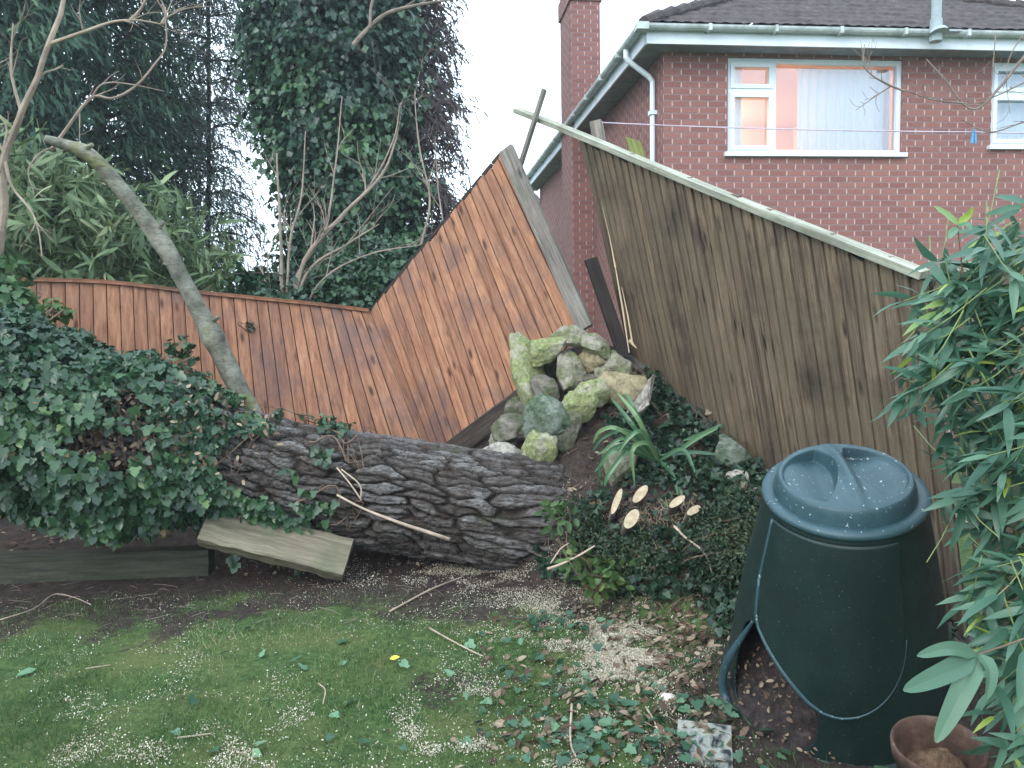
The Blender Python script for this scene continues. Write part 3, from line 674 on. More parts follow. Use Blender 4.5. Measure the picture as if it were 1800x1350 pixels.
lp = pl((470, 790, 4.98), (412, 668, 4.97), (372, 588, 4.93), (328, 505, 4.9), (290, 435, 4.87), (215, 335, 4.8), (160, 275, 4.72), (115, 255, 4.66), (78, 244, 4.6))
lc = spline(lp, 110); lr = np.interp(np.linspace(0, 8, 110), range(9), [.085, .066, .063, .054, .052, .048, .045, .034, .024])
for k0, am in ((26, .022), (27.5, .01), (55, .016), (86, .012)): lr = lr+am*.45*np.exp(-((np.arange(110)-k0)/3.)**2)
mb.tube(lc, lr*(.97+.03*fbm(lc, 9, 2)), 20, wob=.05); 

for i_, dx_, dz_ in ((30, .09, .05), (46, -.08, .06), (58, .07, .07), (70, -.06, .05), (86, .08, .03)):
    mb.tube(spline([lc[i_], lc[i_]+np.array([dx_*.6, -.02, dz_*.6]), lc[i_]+np.array([dx_, -.03, dz_])], 6), [.03, .022, .017, .014, .013, .012], 7, wob=.2)
mb.build('limb', m_limb, trunk, smooth_=True)
mb = MB(); rs = random.Random(4)       # roots and shreds at the torn base
for k in range(70):
    a = TRK[8]+(TRK[9]-TRK[8])*rs.uniform(0, 1.2)+np.array([rs.uniform(0, .2), rs.uniform(-.45, .1), rs.uniform(-.42, .25)]); v = norm(np.array([rs.uniform(-.2, 1), rs.uniform(-1, .1), rs.uniform(-.7, .5)])); e = [a]
    for j in range(4): v = norm(v+np.array([rs.uniform(-.5, .5), rs.uniform(-.5, .3), rs.uniform(-.6, .3)])); e.append(e[-1]+v*rs.uniform(.03, .09))
    mb.tube(spline(e, 9), np.linspace(rs.uniform(.003, .010), .001, 9), 5, r=rs.random())
mb.build('roots', plain_mat('root_skin', (.16, .11, .08), .9, .2, .4, 8), trunk)
m_twig = plain_mat('twig_bark', (.20, .16, .135), .85, .2, .4, 9, .4)
m_paletwig = plain_mat('pale_stripped_twig', (.40, .31, .24), .8, .2, .35, 12, .3)
mb = MB(); mb.tube(spline(pl((592, 870, 4.58), (640, 895, 4.56), (700, 918, 4.56), (760, 938, 4.58), (790, 948, 4.62)), 30), np.linspace(.007, .013, 30), 8, wob=.45)
mb.tube(spline(pl((592, 822, 4.6), (615, 850, 4.56), (636, 880, 4.56)), 12), .005, 6); mb.tube(spline(pl((600, 825, 4.6), (632, 852, 4.56), (634, 880, 4.56)), 12), .0045, 6)
tag(mb.build('pale_branch', m_paletwig, None, smooth_=True), 'pale snapped branch lying along the lower side of the trunk', 'branch')

# ------------------------------------------------------------------ leaves materials
m_ivy = leaf_mat('ivy_leaf', [(0, (.012, .034, .019)), (.45, (.028, .070, .034)), (.8, (.060, .125, .052)), (.93, (.14, .20, .07)), (1, (.22, .13, .06))], .36, .14, .5)
m_ivy2 = leaf_mat('ivy_ground_leaf', [(0, (.010, .026, .016)), (.5, (.022, .05, .028)), (.85, (.05, .09, .04)), (1, (.16, .12, .07))], .4, .15, .4)
m_yleaf = leaf_mat('young_green_leaf', [(0, (.05, .10, .03)), (.6, (.10, .17, .05)), (1, (.22, .26, .09))], .45, .3, .3)
m_dry = leaf_mat('dead_leaf', [(0, (.07, .045, .035)), (.5, (.16, .105, .075)), (1, (.36, .28, .2))], .8, .15, .15)
m_vine = plain_mat('ivy_stem', (.16, .105, .075), .85, .2, .4, 8)
m_conif = leaf_mat('conifer_spray', [(0, (.016, .038, .024)), (.6, (.038, .078, .045)), (1, (.085, .135, .07))], .7, .12, .2)
m_brownc = leaf_mat('brown_conifer_spray', [(0, (.06, .046, .048)), (.6, (.13, .10, .10)), (1, (.20, .18, .14))], .8, .15, .15)
m_bamb = leaf_mat('bamboo_leaf', [(0, (.040, .105, .07)), (.5, (.08, .18, .115)), (.85, (.15, .27, .17)), (.95, (.26, .38, .07)), (1, (.36, .44, .09))], .38, .28, .45)
m_bamb2 = leaf_mat('far_bamboo_leaf', [(0, (.06, .105, .05)), (.5, (.13, .19, .09)), (.85, (.24, .30, .15)), (1, (.40, .40, .25))], .45, .28, .35)
m_trunkdk = plain_mat('dark_trunk', (.05, .042, .038), .9, .15, .35, 6)

# ------------------------------------------------------------------ ivy over the trunk
N = 30000
t = RNG.random(N)**.93*6.05; keep = RNG.random(N) < np.interp(t, [0, 3.2, 4.2, 4.8, 5.6, 6.1], [1, 1, 1, .95, .5, .12]); t = t[keep]; N = len(t)
k = (t/9*(n_s-1)).astype(int); cc = cs[k]; Ru = np.interp(t, [0, 1, 2, 3, 4, 4.6, 6.2], [.56, .58, .60, .55, .45, .385, .375]); ph = RNG.random(N)*2*math.pi
n3 = np.stack([t*1.3, np.cos(ph)*1.5, np.sin(ph)*1.5], -1); bumpy = 1+.22*fbm(n3, 1.3, 3, 2)
sag = np.where(np.sin(ph) < 0, np.interp(t, [0, 1.6, 2.3, 3.6, 5, 6], [.62, .62, .9, 1.25, 1.15, 1.1]), 1.0)
depth_ = RNG.random(N)**1.6*.16; Rr = np.maximum(Ru*bumpy*sag-depth_, np.interp(t, range(10), TRR)+.035+.05*RNG.random(N))
radial = uu[k]*np.cos(ph)[:, None]+ww[k]*np.sin(ph)[:, None]; Pp = cc+radial*Rr[:, None]
gap = fbm(np.stack([t*2.2, np.cos(ph)*2, np.sin(ph)*2], -1), 1.4, 3, 21); bare = np.exp(-((t-3.5)/.45)**2)*np.exp(-((np.sin(ph)-.1)/.45)**2)*(radial[:, 1] < 0)
kp = (gap > -.42+.75*bare-.0) & ((gap > np.interp(t, [4.0, 4.4, 4.9, 5.5, 6.1], [-.6, -.1, .12, .22, .35])-.38*(np.sin(ph) < -.15))); Pp, radial, t_, ph_ = Pp[kp], radial[kp], t[kp], ph[kp]; N = len(Pp)
ivy = empty('ivy', TRK[2]-UP*.5, 'dark green ivy smothering the left half of the fallen trunk', 'ivy')
Dn = np.array([0, 0, -1.0])+RNG.normal(0, .55, (N, 3))+radial*.25; Nn = radial+RNG.normal(0, .45, (N, 3))+np.array([0, -.25, .45])
rv = np.clip(.45+.5*fbm(Pp, 2.5, 3, 30)+RNG.normal(0, .17, N), 0, 1); rv = np.where((rv > .92) & (RNG.random(N) < .7), .8, rv)
scatter('leaves', IVY, Pp, frames(Dn, Nn), (.026+.048*RNG.random(N)**1.4)*np.where(t_ > 4.3, .85, 1), m_ivy, ivy, rnd=rv)
mb = MB(); rs = random.Random(8)
for q in range(75):
    t0 = rs.uniform(.3, 6.2) if q < 90 else rs.uniform(3.0, 5.4); p0 = rs.uniform(-.5, math.pi+.5)+math.pi*(q % 2)*.9; e = []
    for j in range(7):
        tt_ = min(8.4, t0+j*.09*rs.uniform(.5, 1.6)); pp_ = p0+j*rs.uniform(-.16, .16); k_ = int(tt_/9*(n_s-1))
        R0 = np.interp(tt_, [0, 3, 4, 9], [.45, .42, .40, .41])+rs.uniform(-.01, .02); e.append(cs[k_]+(uu[k_]*math.cos(pp_)+ww[k_]*math.sin(pp_))*R0)
    mb.tube(spline(e, 14), np.linspace(rs.uniform(.003, .008), .002, 14), 5, r=rs.random())
strands = []; 
for q in range(95):
    t0 = rs.uniform(.4, 6.0) if q > 24 else rs.uniform(.8, 2.3); k_ = int(t0/9*(n_s-1)); R0 = np.interp(t0, [0, 3, 4, 6.2], [.45, .45, .42, .36]); pp_ = rs.uniform(1.15, 2.0)*math.pi
    if t0 < 2.1: R0 *= .68
    a = cs[k_]+(uu[k_]*math.cos(pp_)+ww[k_]*math.sin(pp_))*R0; L = rs.uniform(.06, .26) if q > 24 else rs.uniform(.15, .5); e = [a]; v = np.array([rs.uniform(-.3, .3), -.25, -.6])
    for j in range(5): v = norm(v*.8+np.array([rs.uniform(-.3, .3), rs.uniform(-.2, .1), -.4])); e.append(e[-1]+v*L/5)
    c_ = spline(e, 12); mb.tube(c_, .0028, 4, r=rs.random())
    for j in range(int(L/.022)): strands.append((c_[rs.randint(1, 11)]+np.array([rs.uniform(-.03, .03), rs.uniform(-.03, .03), rs.uniform(-.02, .02)]), 0 if q > 40 else 1))
mb.build('stems', m_vine, ivy, smooth_=True)
for kind_, mt_, tm in ((0, m_ivy, IVY), (1, m_yleaf, IVY)):
    sp = np.array([s[0] for s in strands if s[1] == kind_]); n_ = len(sp)
    scatter('hanging_leaves', tm, sp, frames(np.array([0, -.2, -1])+RNG.normal(0, .35, (n_, 3)), np.array([0, -1, .3])+RNG.normal(0, .5, (n_, 3))), RNG.uniform(.04, .075, n_), mt_, ivy)
# dead brown tangle where the ivy is bare
n_ = 900; t = RNG.normal(3.7, .55, n_); k = np.clip(t/9*(n_s-1), 0, n_s-1).astype(int); ph = RNG.normal(.15, .8, n_); 
radial = -uu[k]*np.cos(ph)[:, None]*np.sign(uu[k][:, 1:2])+ww[k]*np.sin(ph)[:, None]
scatter('dead_leaves', OVAL, cs[k]+radial*(.42+RNG.random(n_)*.04)[:, None], frames(RNG.normal(0, 1, (n_, 3)), radial+RNG.normal(0, .4, (n_, 3))), RNG.uniform(.025, .05, n_), m_dry, ivy)

# ivy climbing the fence at the left edge
def leafball(name, label, cat, cents, n, size, mat, tmpl=IVY, group=None, stem=m_vine, down=.6, parent=None, base=None, flat=.4):
    root = empty(name, base if base is not None else np.mean([c[0] for c in cents], axis=0)-UP*.3, label, cat, group)
    pp, nn = [], []
    ws = np.array([c[1]**2 for c in cents]); ws = ws/ws.sum()
    for c, w_ in zip(cents, ws):
        m = int(n*w_); d = norm(RNG.normal(0, 1, (m, 3))); r = c[1]*(1-RNG.random(m)**2*.6); sh = np.array(c[2]) if len(c) > 2 else np.ones(3)
        r = r*(1+.35*fbm(d+c[0], 2.2, 3, 3)); pp.append(c[0]+d*r[:, None]*sh); nn.append(d)
    pp, nn = np.vstack(pp), np.vstack(nn); g_ = fbm(pp, 7, 2, 44); kp = g_ > -.35; pp, nn = pp[kp], nn[kp]; n = len(pp)
    rv = np.clip(.45+.5*fbm(pp, 4, 3, 30)+RNG.normal(0, .17, n), 0, 1)
    scatter('leaves', tmpl, pp, frames(np.array([0, 0, -down])+nn*.3+RNG.normal(0, .5, (n, 3)), nn+RNG.normal(0, flat, (n, 3))+np.array([0, 0, .4])), RNG.uniform(*size, n), mat, root, rnd=rv)
    mb = MB(); rs = random.Random(n)
    for c in cents:
        for j in range(3):
            a = np.array(root.location); v = c[0]+norm(np.array([rs.uniform(-1, 1) for _ in range(3)]))*c[1]*.6; mid_ = (a+v)/2+np.array([rs.uniform(-.1, .1), rs.uniform(-.1, .1), .05])
            mb.tube(spline([a, mid_, v], 8), np.linspace(.007, .002, 8), 5)
    mb.build('stems', stem, root)
    return root
leafball('ivy', 'bright ivy clump climbing over the fence top at the left edge', 'ivy', [(P(-25, 500, 5.1), .24), (P(10, 540, 5.0), .19), (P(-40, 590, 4.9), .22), (P(35, 575, 4.9), .13)], 1500, (.045, .08), leaf_mat('bright_ivy', [(0, (.03, .075, .03)), (.6, (.06, .13, .05)), (1, (.13, .22, .07))], .4, .25, .4), base=P(-60, 700, 5.1))
leafball('ivy_shoot', 'pale green ivy shoot standing up in front of the fence boards', 'ivy shoot', [(P(92, 540, 5.2), .075), (P(110, 548, 5.2), .05)], 70, (.035, .06), m_yleaf, base=P(70, 575, 4.9))
leafball('ivy_shoot', 'dark ivy shoot rising above the trunk between fence and bare limb', 'ivy shoot', [(P(315, 610, 5.0), .07), (P(330, 632, 4.98), .06)], 70, (.035, .06), m_ivy, base=P(300, 650, 4.9))
leafball('ivy_sprig', 'tiny ivy sprig clinging to the orange boards right of the bare limb', 'ivy sprig', [(P(439, 573, 6.5), .03)], 12, (.035, .05), m_ivy, base=P(439, 585, 6.52))

# ------------------------------------------------------------------ sleepers
m_sleep = wood_mat('damp_sleeper', (.018, .02, .014), (.05, .052, .038), (.085, .085, .06), stain=(.03, .045, .02), stain_amt=.7, knots=False)
m_sleep2 = wood_mat('pale_sleeper', (.09, .078, .055), (.19, .165, .12), (.27, .245, .18), stain=(.07, .09, .04), stain_amt=.6, knots=False, bumps=.8)
def rough_beam(name, a, b_, w_, h_, mat, up=(0, 0, 1), seg=60, seed=0, amp=.006):
    a, b_ = np.array(a), np.array(b_); d = norm(b_-a); ax = norm(np.cross(d, up)); az = np.cross(ax, d)
    prof = []
    for (x, y) in ((-1, -1), (1, -1), (1, 1), (-1, 1)):
        nx, ny = {(-1, -1): (1, -1), (1, -1): (1, 1), (1, 1): (-1, 1), (-1, 1): (-1, -1)}[(x, y)]
        for f in np.linspace(.04, .96, 9): prof.append(((x+(nx-x)*f)*w_/2, (y+(ny-y)*f)*h_/2))
    prof = np.array(prof); s = np.linspace(0, 1, seg); X = a+(b_-a)*s[:, None, None]+ax*prof[None, :, 0:1]+az*prof[None, :, 1:2]
    X = X+fbm(X, 12, 4, seed)[..., None]*amp
    L = np.linalg.norm(b_-a); per = np.cumsum(np.r_[0, np.linalg.norm(np.diff(prof, axis=0), axis=1)])
    ends = [X[0].mean(0), X[-1].mean(0)]; X = np.concatenate([np.repeat(ends[0][None, None], len(prof), 1), X, np.repeat(ends[1][None, None], len(prof), 1)])
    s2 = np.r_[0, s, 1]*L; uvv = np.stack([np.broadcast_to(per[None], (len(s2), len(per))), np.broadcast_to(s2[:, None], (len(s2), len(per)))], -1)
    o = grid(name, X, mat, None, origin=(a+b_)/2-UP*h_/2, uv=uvv, rnd=np.full(X.shape[:2], .5), closed=True); o.data.polygons.foreach_set('use_smooth', [False]*len(o.data.polygons)); return o
tag(rough_beam('timber_sleeper', P(-260, 1008, 4.75), P(372, 990, 4.86), .12, .21, m_sleep, seed=2), 'long dark damp sleeper edging the bed at the left', 'sleeper')
sa_, sb_ = P(362, 922, 4.56), P(612, 984, 4.62)
tag(rough_beam('timber_sleeper', sa_, sb_, .24, .12, m_sleep2, up=(0, -.75, .66), seed=3, amp=.008), 'pale timber sleeper levered up under the trunk over a dark gap', 'sleeper')

# ------------------------------------------------------------------ rocks
def rock_mat(name, stone, moss, amt):
    b = NB(name); pos = b.geo(); n1 = b.noise(pos, 9, 6, .7); c = b.ramp(b.noise(pos, 22, 6, .7), [(.3, tuple(x*.4 for x in stone)), (.5, stone), (.72, tuple(min(1, x*1.5) for x in stone))])
    mc = b.ramp(b.noise(pos, 38, 5, .7), [(.3, tuple(x*.4 for x in moss)), (.7, tuple(x*1.3 for x in moss))])
    f = b.ramp(n1, [(max(0, .62-amt*.4), 0.0), (min(1, .72-amt*.4), 1.0)]); c = b.mix(f, c, mc)
    return b.end(b.bsdf(c, .95, b.bump(b.noise(pos, 50, 6, .75), 1.0, .02), .15))
mk = {'k': rock_mat('hollow_shade_rock', (.05, .045, .04), (.04, .045, .03), .3), 'y': rock_mat('bright_moss_rock', (.42, .40, .30), (.33, .36, .17), .55), 'g': rock_mat('mossy_rock', (.34, .31, .25), (.24, .26, .14), .4), 'd': rock_mat('dark_rock', (.20, .18, .15), (.14, .15, .09), .35),
      't': rock_mat('tan_rock', (.36, .30, .19), (.22, .24, .08), .15), 'b': rock_mat('grey_green_rock', (.20, .23, .19), (.12, .16, .10), .4), 'w': rock_mat('pale_rock', (.42, .38, .33), (.2, .2, .14), .1)}
def rock(px, py, w_, h_, kind, label, rot=0, lift_=.35, name='rock', dd=0.0, flat=.8, seed=None):
    q = hit(px, py+h_*.25); d = min(q[1]-.04+dd, 5.56 if py < 630 and px < 1035 else 9); c = P(px, py, d); rx, rz = w_/2*d/F*1.0, h_/2*d/F*1.0; ry = min(rx, rz)*flat+.02
    import bmesh
    bm = bmesh.new(); bmesh.ops.create_icosphere(bm, subdivisions=5, radius=1); V = np.array([v.co[:] for v in bm.verts]); sd_ = seed if seed is not None else int(px+py)
    W = V.copy(); 
    for j in range(13):        # random facets
        nrm_ = norm(np.random.default_rng(sd_+j).normal(0, 1, 3)); lim = .50+.2*np.random.default_rng(sd_+50+j).random(); dt = W @ nrm_; W = W-nrm_*np.maximum(dt-lim, 0)[:, None]*.85
    W = W*(1+.16*fbm(V+sd_, 1.6, 3)+.08*fbm(V+sd_, 4, 5)+.03*fbm(V+sd_, 13, 3))[:, None]; W = W*1.58*np.array([rx, ry, rz]); ca, sa = math.cos(rad(rot)), math.sin(rad(rot))
    W = np.stack([W[:, 0]*ca-W[:, 2]*sa, W[:, 1], W[:, 0]*sa+W[:, 2]*ca], -1)
    for v, p in zip(bm.verts, W): v.co = p
    me = bpy.data.meshes.new(name); bm.to_mesh(me); bm.free(); me.polygons.foreach_set('use_smooth', [True]*len(me.polygons))
    return tag(link(name, me, mk[kind], None, c), label, 'rock', 'rocks piled on the root mound')
rock(924, 660, 50, 96, 'y', 'tall bright moss-covered rock against the bottom of the orange panel', 12, dd=-.42)
rock(962, 612, 66, 34, 'y', 'mossy rock at the upper left of the stone arch', 25, dd=-.42)
rock(1012, 596, 66, 30, 'g', 'brownish mossy capstone at the very top of the rock heap', -6, dd=-.42)
rock(1052, 612, 44, 30, 'g', 'rounded grey-brown rock just right of the capstone', -35, dd=-.3)
rock(964, 652, 56, 60, 'k', 'dark shadowed rock filling the hollow of the stone arch', 0, dd=.08)  # shade of the arch hollow is put into this rock's near-black colour
rock(1008, 655, 38, 62, 'g', 'dark green egg-shaped rock in the middle of the arch', 10, dd=-.02)
rock(1040, 636, 44, 44, 't', 'tan rounded rock below the capstones', 0, dd=-.05)
rock(1074, 650, 46, 58, 'g', 'mossy upright rock on the right end of the arch', -15, dd=-.05)
rock(1036, 690, 60, 40, 'y', 'moss-yellow rock bridging the lower arch', 20, dd=-.08)
rock(1100, 688, 66, 56, 't', 'large pale tan rock at the right of the heap', -12, dd=-.08)
rock(1070, 684, 34, 36, 'w', 'small pinkish pale rock beside the large tan one', 0, dd=-.04)
rock(1012, 712, 52, 44, 'y', 'moss-topped rock with a pale lichen patch on its face', 10, dd=-.10)
rock(970, 740, 66, 74, 'b', 'big flat-faced grey-green rock, largest of the lower row', -28, dd=-.12, flat=.6)
rock(944, 784, 46, 52, 'y', 'lowest rock of the heap, bright yellow-green with moss', 0, dd=-.14)
rock(1000, 752, 40, 56, 'd', 'dark brown rock tucked behind the grey-green one', -20, dd=-.02)
rock(908, 756, 56, 42, 'd', 'dark mossy rock left of the lowest yellow one', 0, dd=-.06)
rock(915, 722, 50, 34, 'd', 'dark rock under the fence\'s bottom board', 20, dd=-.02)
rock(884, 776, 46, 30, 'g', 'small greenish rock next to the end of the trunk', 0, dd=-.05)
rock(880, 797, 52, 26, 'w', 'flat pale brown stone lying on the trunk end', -12, dd=-.3)
rock(1128, 706, 22, 76, 'w', 'narrow pale slab leaning beside the large tan rock', -28, dd=-.08, flat=1.2)
rock(1088, 812, 56, 60, 'g', 'round mossy rock under the strap-leaved plant', 0, dd=-.03)
rock(1288, 800, 62, 40, 'b', 'pale lichened rock by the foot of the brown panel', -25, dd=-.06)
rock(1330, 866, 34, 18, 'w', 'small white stone beside the compost bin lid', 0, dd=-.06)
rock(1290, 842, 34, 30, 'w', 'small brownish stone above the ivy near the brown panel', 20, dd=-.03)
rock(960, 695, 44, 50, 'd', 'dark brown rock under the hollow of the arch', 30, dd=-.02)
rock(1040, 668, 26, 22, 'd', 'small dark stone wedged inside the arch', 0, dd=.0)

# ------------------------------------------------------------------ ground cover on the mound
N = 26000; xs, ys = RNG.uniform(.15, 2.2, N), RNG.uniform(3.5, 6.0, N); zs_ = H(xs, ys); q = np.stack([xs, ys, zs_], -1)
cc = (q-CAMP) @ RCn; PX = 900-F*cc[:, 0]/cc[:, 2]; PY = 675+F*cc[:, 1]/cc[:, 2]
n1 = fbm(q, 3.2, 3, 60)
fx = BL[0]+(BR[0]-BL[0])*(ys-BL[1])/(BR[1]-BL[1])
soil = (((PX-1000)/85)**2+((PY-800)/85)**2 < 1.0) | ((PX < 1130) & (PY < 735)) 
m = (xs < fx-.03) & (~soil) & ~((np.abs(PX-1150) < 85) & (np.abs(PY-893) < 40) & (RNG.random(N) < .85)) & (zs_ > .05) & (PX > 935) & (n1 > -.45+.3*(PX < 1010)); q = q[m]; n_ = len(q); pm = PX[m]
gc = empty('ivy_ground_cover', hit(1200, 900), 'ivy ground cover'); gc.name = 'ivy'
e_ = .02; nx = (H(q[:, 0]+e_, q[:, 1])-H(q[:, 0]-e_, q[:, 1]))/(2*e_); ny = (H(q[:, 0], q[:, 1]+e_)-H(q[:, 0], q[:, 1]-e_))/(2*e_); nn = norm(np.stack([-nx, -ny, np.ones(n_)], -1))
hgt = RNG.random(n_)**1.3*(.09+.05*fbm(q, 4, 2, 5))
COL.objects.unlink(gc); bpy.data.objects.remove(gc)
o = scatter('ivy_carpet', IVY, q+nn*hgt[:, None], frames(RNG.normal(0, .8, (n_, 3))+np.array([0, -.4, -.6]), nn+RNG.normal(0, .5, (n_, 3))), RNG.uniform(.022, .048, n_), m_ivy2, None, hit(1200, 900), rnd=np.clip(.4+.5*fbm(q, 5, 3, 31)+RNG.normal(0, .2, n_), 0, 1))
tag(o, 'dark small-leaved ivy carpeting the torn root mound', 'ground cover', kind='stuff')
# dry stalks and root hairs on the mound
mb = MB(); rs = random.Random(12)
for k in range(420):
    p = hit(rs.uniform(950, 1340), rs.uniform(700, 1060)); 
    if p[1] > 6: continue
    v = norm(np.array([rs.uniform(-1, 1), rs.uniform(-1, .2), rs.uniform(-.5, .8)])); e = [p+UP*.01]
    for j in range(3): v = norm(v+np.array([rs.uniform(-.6, .6), rs.uniform(-.4, .2), rs.uniform(-.7, .3)])); e.append(e[-1]+v*rs.uniform(.02, .07))
    mb.tube(spline(e, 7), .0014+.0014*rs.random(), 4, r=rs.random())
tag(mb.build('root_hairs', m_vine, None), 'fine dry roots and stalks sticking out of the mound', 'roots', kind='stuff')
# shrub overhanging the front of the mound
leafball('low_shrub', 'dense dark small-leaved shrub overhanging the front of the root mound', 'shrub',
         [(P(1050, 955, 4.4), .15), (P(1150, 975, 4.3), .17), (P(1250, 955, 4.15), .20), (P(1290, 985, 3.95), .17), (P(1010, 930, 4.55), .15), (P(1170, 1020, 4.25), .16, (1, .6, .8)), (P(1250, 1040, 4.05), .14, (1, .6, 1)), (P(1310, 900, 4.1), .16), (P(1100, 985, 4.35), .14)],
         9500, (.014, .03), leaf_mat('shrub_leaf', [(0, (.012, .022, .012)), (.5, (.03, .05, .024)), (.85, (.07, .10, .045)), (1, (.16, .15, .08))], .5, .15, .3), OVAL, down=.2, base=P(1180, 1010, 4.4))
leafball('broadleaf_plant', 'broad-leaved plant with yellowish green leaves at the foot of the mound', 'plant', [(P(1020, 990, 4.2), .10), (P(1050, 1015, 4.15), .10), (P(985, 905, 4.5), .11), (P(1085, 1010, 4.15), .08)], 240, (.05, .085),
         leaf_mat('broad_leaf', [(0, (.04, .08, .03)), (.6, (.07, .13, .04)), (1, (.18, .21, .06))], .45, .25, .35), OVAL, down=.1, base=P(1040, 1050, 4.25))
# strap-leaved plant
pc = P(1120, 745, 5.0); mb = MB(); pbase = hit(1095, 790)+UP*.02
strap = empty('strap_leaved_plant', pbase, 'green strap-leaved plant flopped over beside the mossy rock', 'plant')
def ribbon(mb, pts, w_, r=.5, n=14, up=(0, -1, .4), fold=.25):
    c = spline(pts, n); t = norm(np.gradient(c, axis=0)); s_ = norm(np.cross(t, up)); nn_ = np.cross(s_, t); wd = w_*np.minimum(1, 4*np.linspace(.06, 1, n))*np.sqrt(np.clip(1-np.linspace(0, 1, n)**3, .01, 1))
    for i in range(n-1):
        for sg in (-1, 1):
            e0 = c[i]+s_[i]*sg*wd[i]/2+nn_[i]*wd[i]*fold*.5; e1 = c[i+1]+s_[i+1]*sg*wd[i+1]/2+nn_[i+1]*wd[i+1]*fold*.5; mb.poly([c[i], e0, e1, c[i+1]], r=r)
cx = (1150, 800, 4.85)
for L in ([(1155, 810, 4.85), (1110, 745, 4.8), (1075, 700, 4.95)], [(1155, 810, 4.85), (1120, 735, 4.75), (1085, 690, 4.9)], [(1150, 805, 4.85), (1100, 770, 4.7), (1050, 800, 4.72)], [(1150, 806, 4.85), (1105, 758, 4.7), (1062, 768, 4.72), (1040, 795, 4.76)],
          [(1150, 808, 4.85), (1100, 782, 4.68), (1062, 805, 4.68), (1050, 850, 4.7)], [(1155, 810, 4.85), (1110, 790, 4.7), (1072, 830, 4.66), (1062, 855, 4.66)], [(1160, 812, 4.85), (1140, 780, 4.7), (1112, 790, 4.62), (1115, 850, 4.62)],
          [(1160, 812, 4.85), (1190, 850, 4.66), (1205, 900, 4.55)], [(1160, 810, 4.85), (1180, 830, 4.7), (1192, 872, 4.6)], [(1155, 812, 4.85), (1200, 790, 4.75), (1225, 840, 4.6)], [(1160, 800, 4.85), (1220, 795, 4.8), (1265, 800, 4.75)], [(1200, 775, 4.95), (1240, 760, 4.85), (1268, 745, 4.85)],
          [(1190, 795, 4.9), (1225, 770, 4.85), (1262, 752, 4.8)], [(1150, 805, 4.85), (1090, 755, 4.65), (1055, 758, 4.7), (1042, 780, 4.75)], [(1155, 808, 4.85), (1115, 720, 4.8), (1098, 690, 4.9)], [(1160, 812, 4.85), (1130, 760, 4.65), (1105, 770, 4.62), (1085, 800, 4.62)], [(1150, 808, 4.85), (1085, 790, 4.66), (1045, 830, 4.7)]):
    ribbon(mb, pl(*L), .026+.008*rs.random(), rs.random())
mb.build('leaves', leaf_mat('strap_leaf', [(0, (.04, .11, .055)), (.6, (.08, .18, .085)), (1, (.17, .27, .12))], .35, .25, .5), strap)
# cut shrub stump
st = hit(1150, 900); stump = empty('cut_stump', st, 'stump of a shrub with five freshly sawn pale stems and matted roots', 'stump')
b = NB('sawn_wood'); c = b.ramp(b.noise(b.obj(), 30, 4), [(.3, (.50, .38, .24)), (.7, (.74, .62, .45))]); m_sawn = b.end(b.bsdf(c, .8, spec=.2))
for (x0, y0, x1, y1, wd) in ((1075, 903, 1092, 858, 12), (1113, 882, 1137, 853, 17), (1099, 927, 1120, 895, 22), (1176, 890, 1203, 871, 14), (1207, 903, 1230, 889, 14)):
    cx_, cy_ = (x0+x1)/2, (y0+y1)/2; hp_ = hit(cx_, cy_+12); d = hp_[1]-.19; A, B = P(x0, y0, d), P(x1, y1, d); ctr = (A+B)/2; ma = (B-A)/2; mi = norm(np.cross(ma, [0, 1, 0.]))*wd/2*d/F
    nf = norm(np.cross(ma, mi)); nf = nf if nf[1] < 0 else -nf; back = norm(np.array([0, .8, -.6]))*.16; an = np.linspace(0, 2*math.pi, 17)[:-1]
    ring = [ctr+ma*math.cos(a)+mi*math.sin(a) for a in an]; ms_ = MB(); ms_.tube([ctr+back, ctr+back*.5, ctr+back*.06], [np.linalg.norm(mi)*.9]*3, 10, wob=.2)
    for i in range(16): j = (i+1) % 16; ms_.poly([ring[i], ring[j], ring[j]+back*.9, ring[i]+back*.9])
    so_ = ms_.build('stem', m_twig, stump); mf = MB(); mf.poly([q+nf*.012 for q in ring]); mf.build('cut_face', m_sawn, so_)
mb = MB()
for k in range(150):
    p = hit(rs.uniform(1085, 1215), rs.uniform(880, 925))+np.array([0, -.03, .03]); v = norm(np.array([rs.uniform(-1, 1), -.6, rs.uniform(-1, .3)])); e = [p]
    for j in range(3): v = norm(v+np.array([rs.uniform(-.5, .5), rs.uniform(-.3, .2), rs.uniform(-.6, .1)])); e.append(e[-1]+v*rs.uniform(.02, .05))
    mb.tube(spline(e, 7), .0018, 4, r=rs.random())
mb.build('roots', plain_mat('matted_roots', (.27, .20, .14), .9, .2, .4, 12), stump)
mb = MB(); mb.tube(spline(pl((1185, 925, 4.2), (1205, 945, 4.1), (1232, 965, 4.02), (1245, 985, 4.0), (1252, 1010, 4.0)), 20), np.linspace(.008, .003, 20), 6, wob=.3)
tag(mb.build('pale_root', m_paletwig, None, smooth_=True), 'thin pale root trailing down over the dark shrub beside the bin', 'root')
mb = MB(); mb.tube(spline(pl((962, 1000, 4.15), (990, 990, 4.15), (1020, 975, 4.15), (1045, 960, 4.2)), 16), np.linspace(.009, .006, 16), 6, wob=.3); mb.tube(spline(pl((968, 990, 4.2), (985, 965, 4.25), (1000, 955, 4.3)), 8), .004, 5)
tag(mb.build('pale_stick', m_paletwig, None, smooth_=True), 'pale forked stick resting at the left foot of the mound', 'stick')

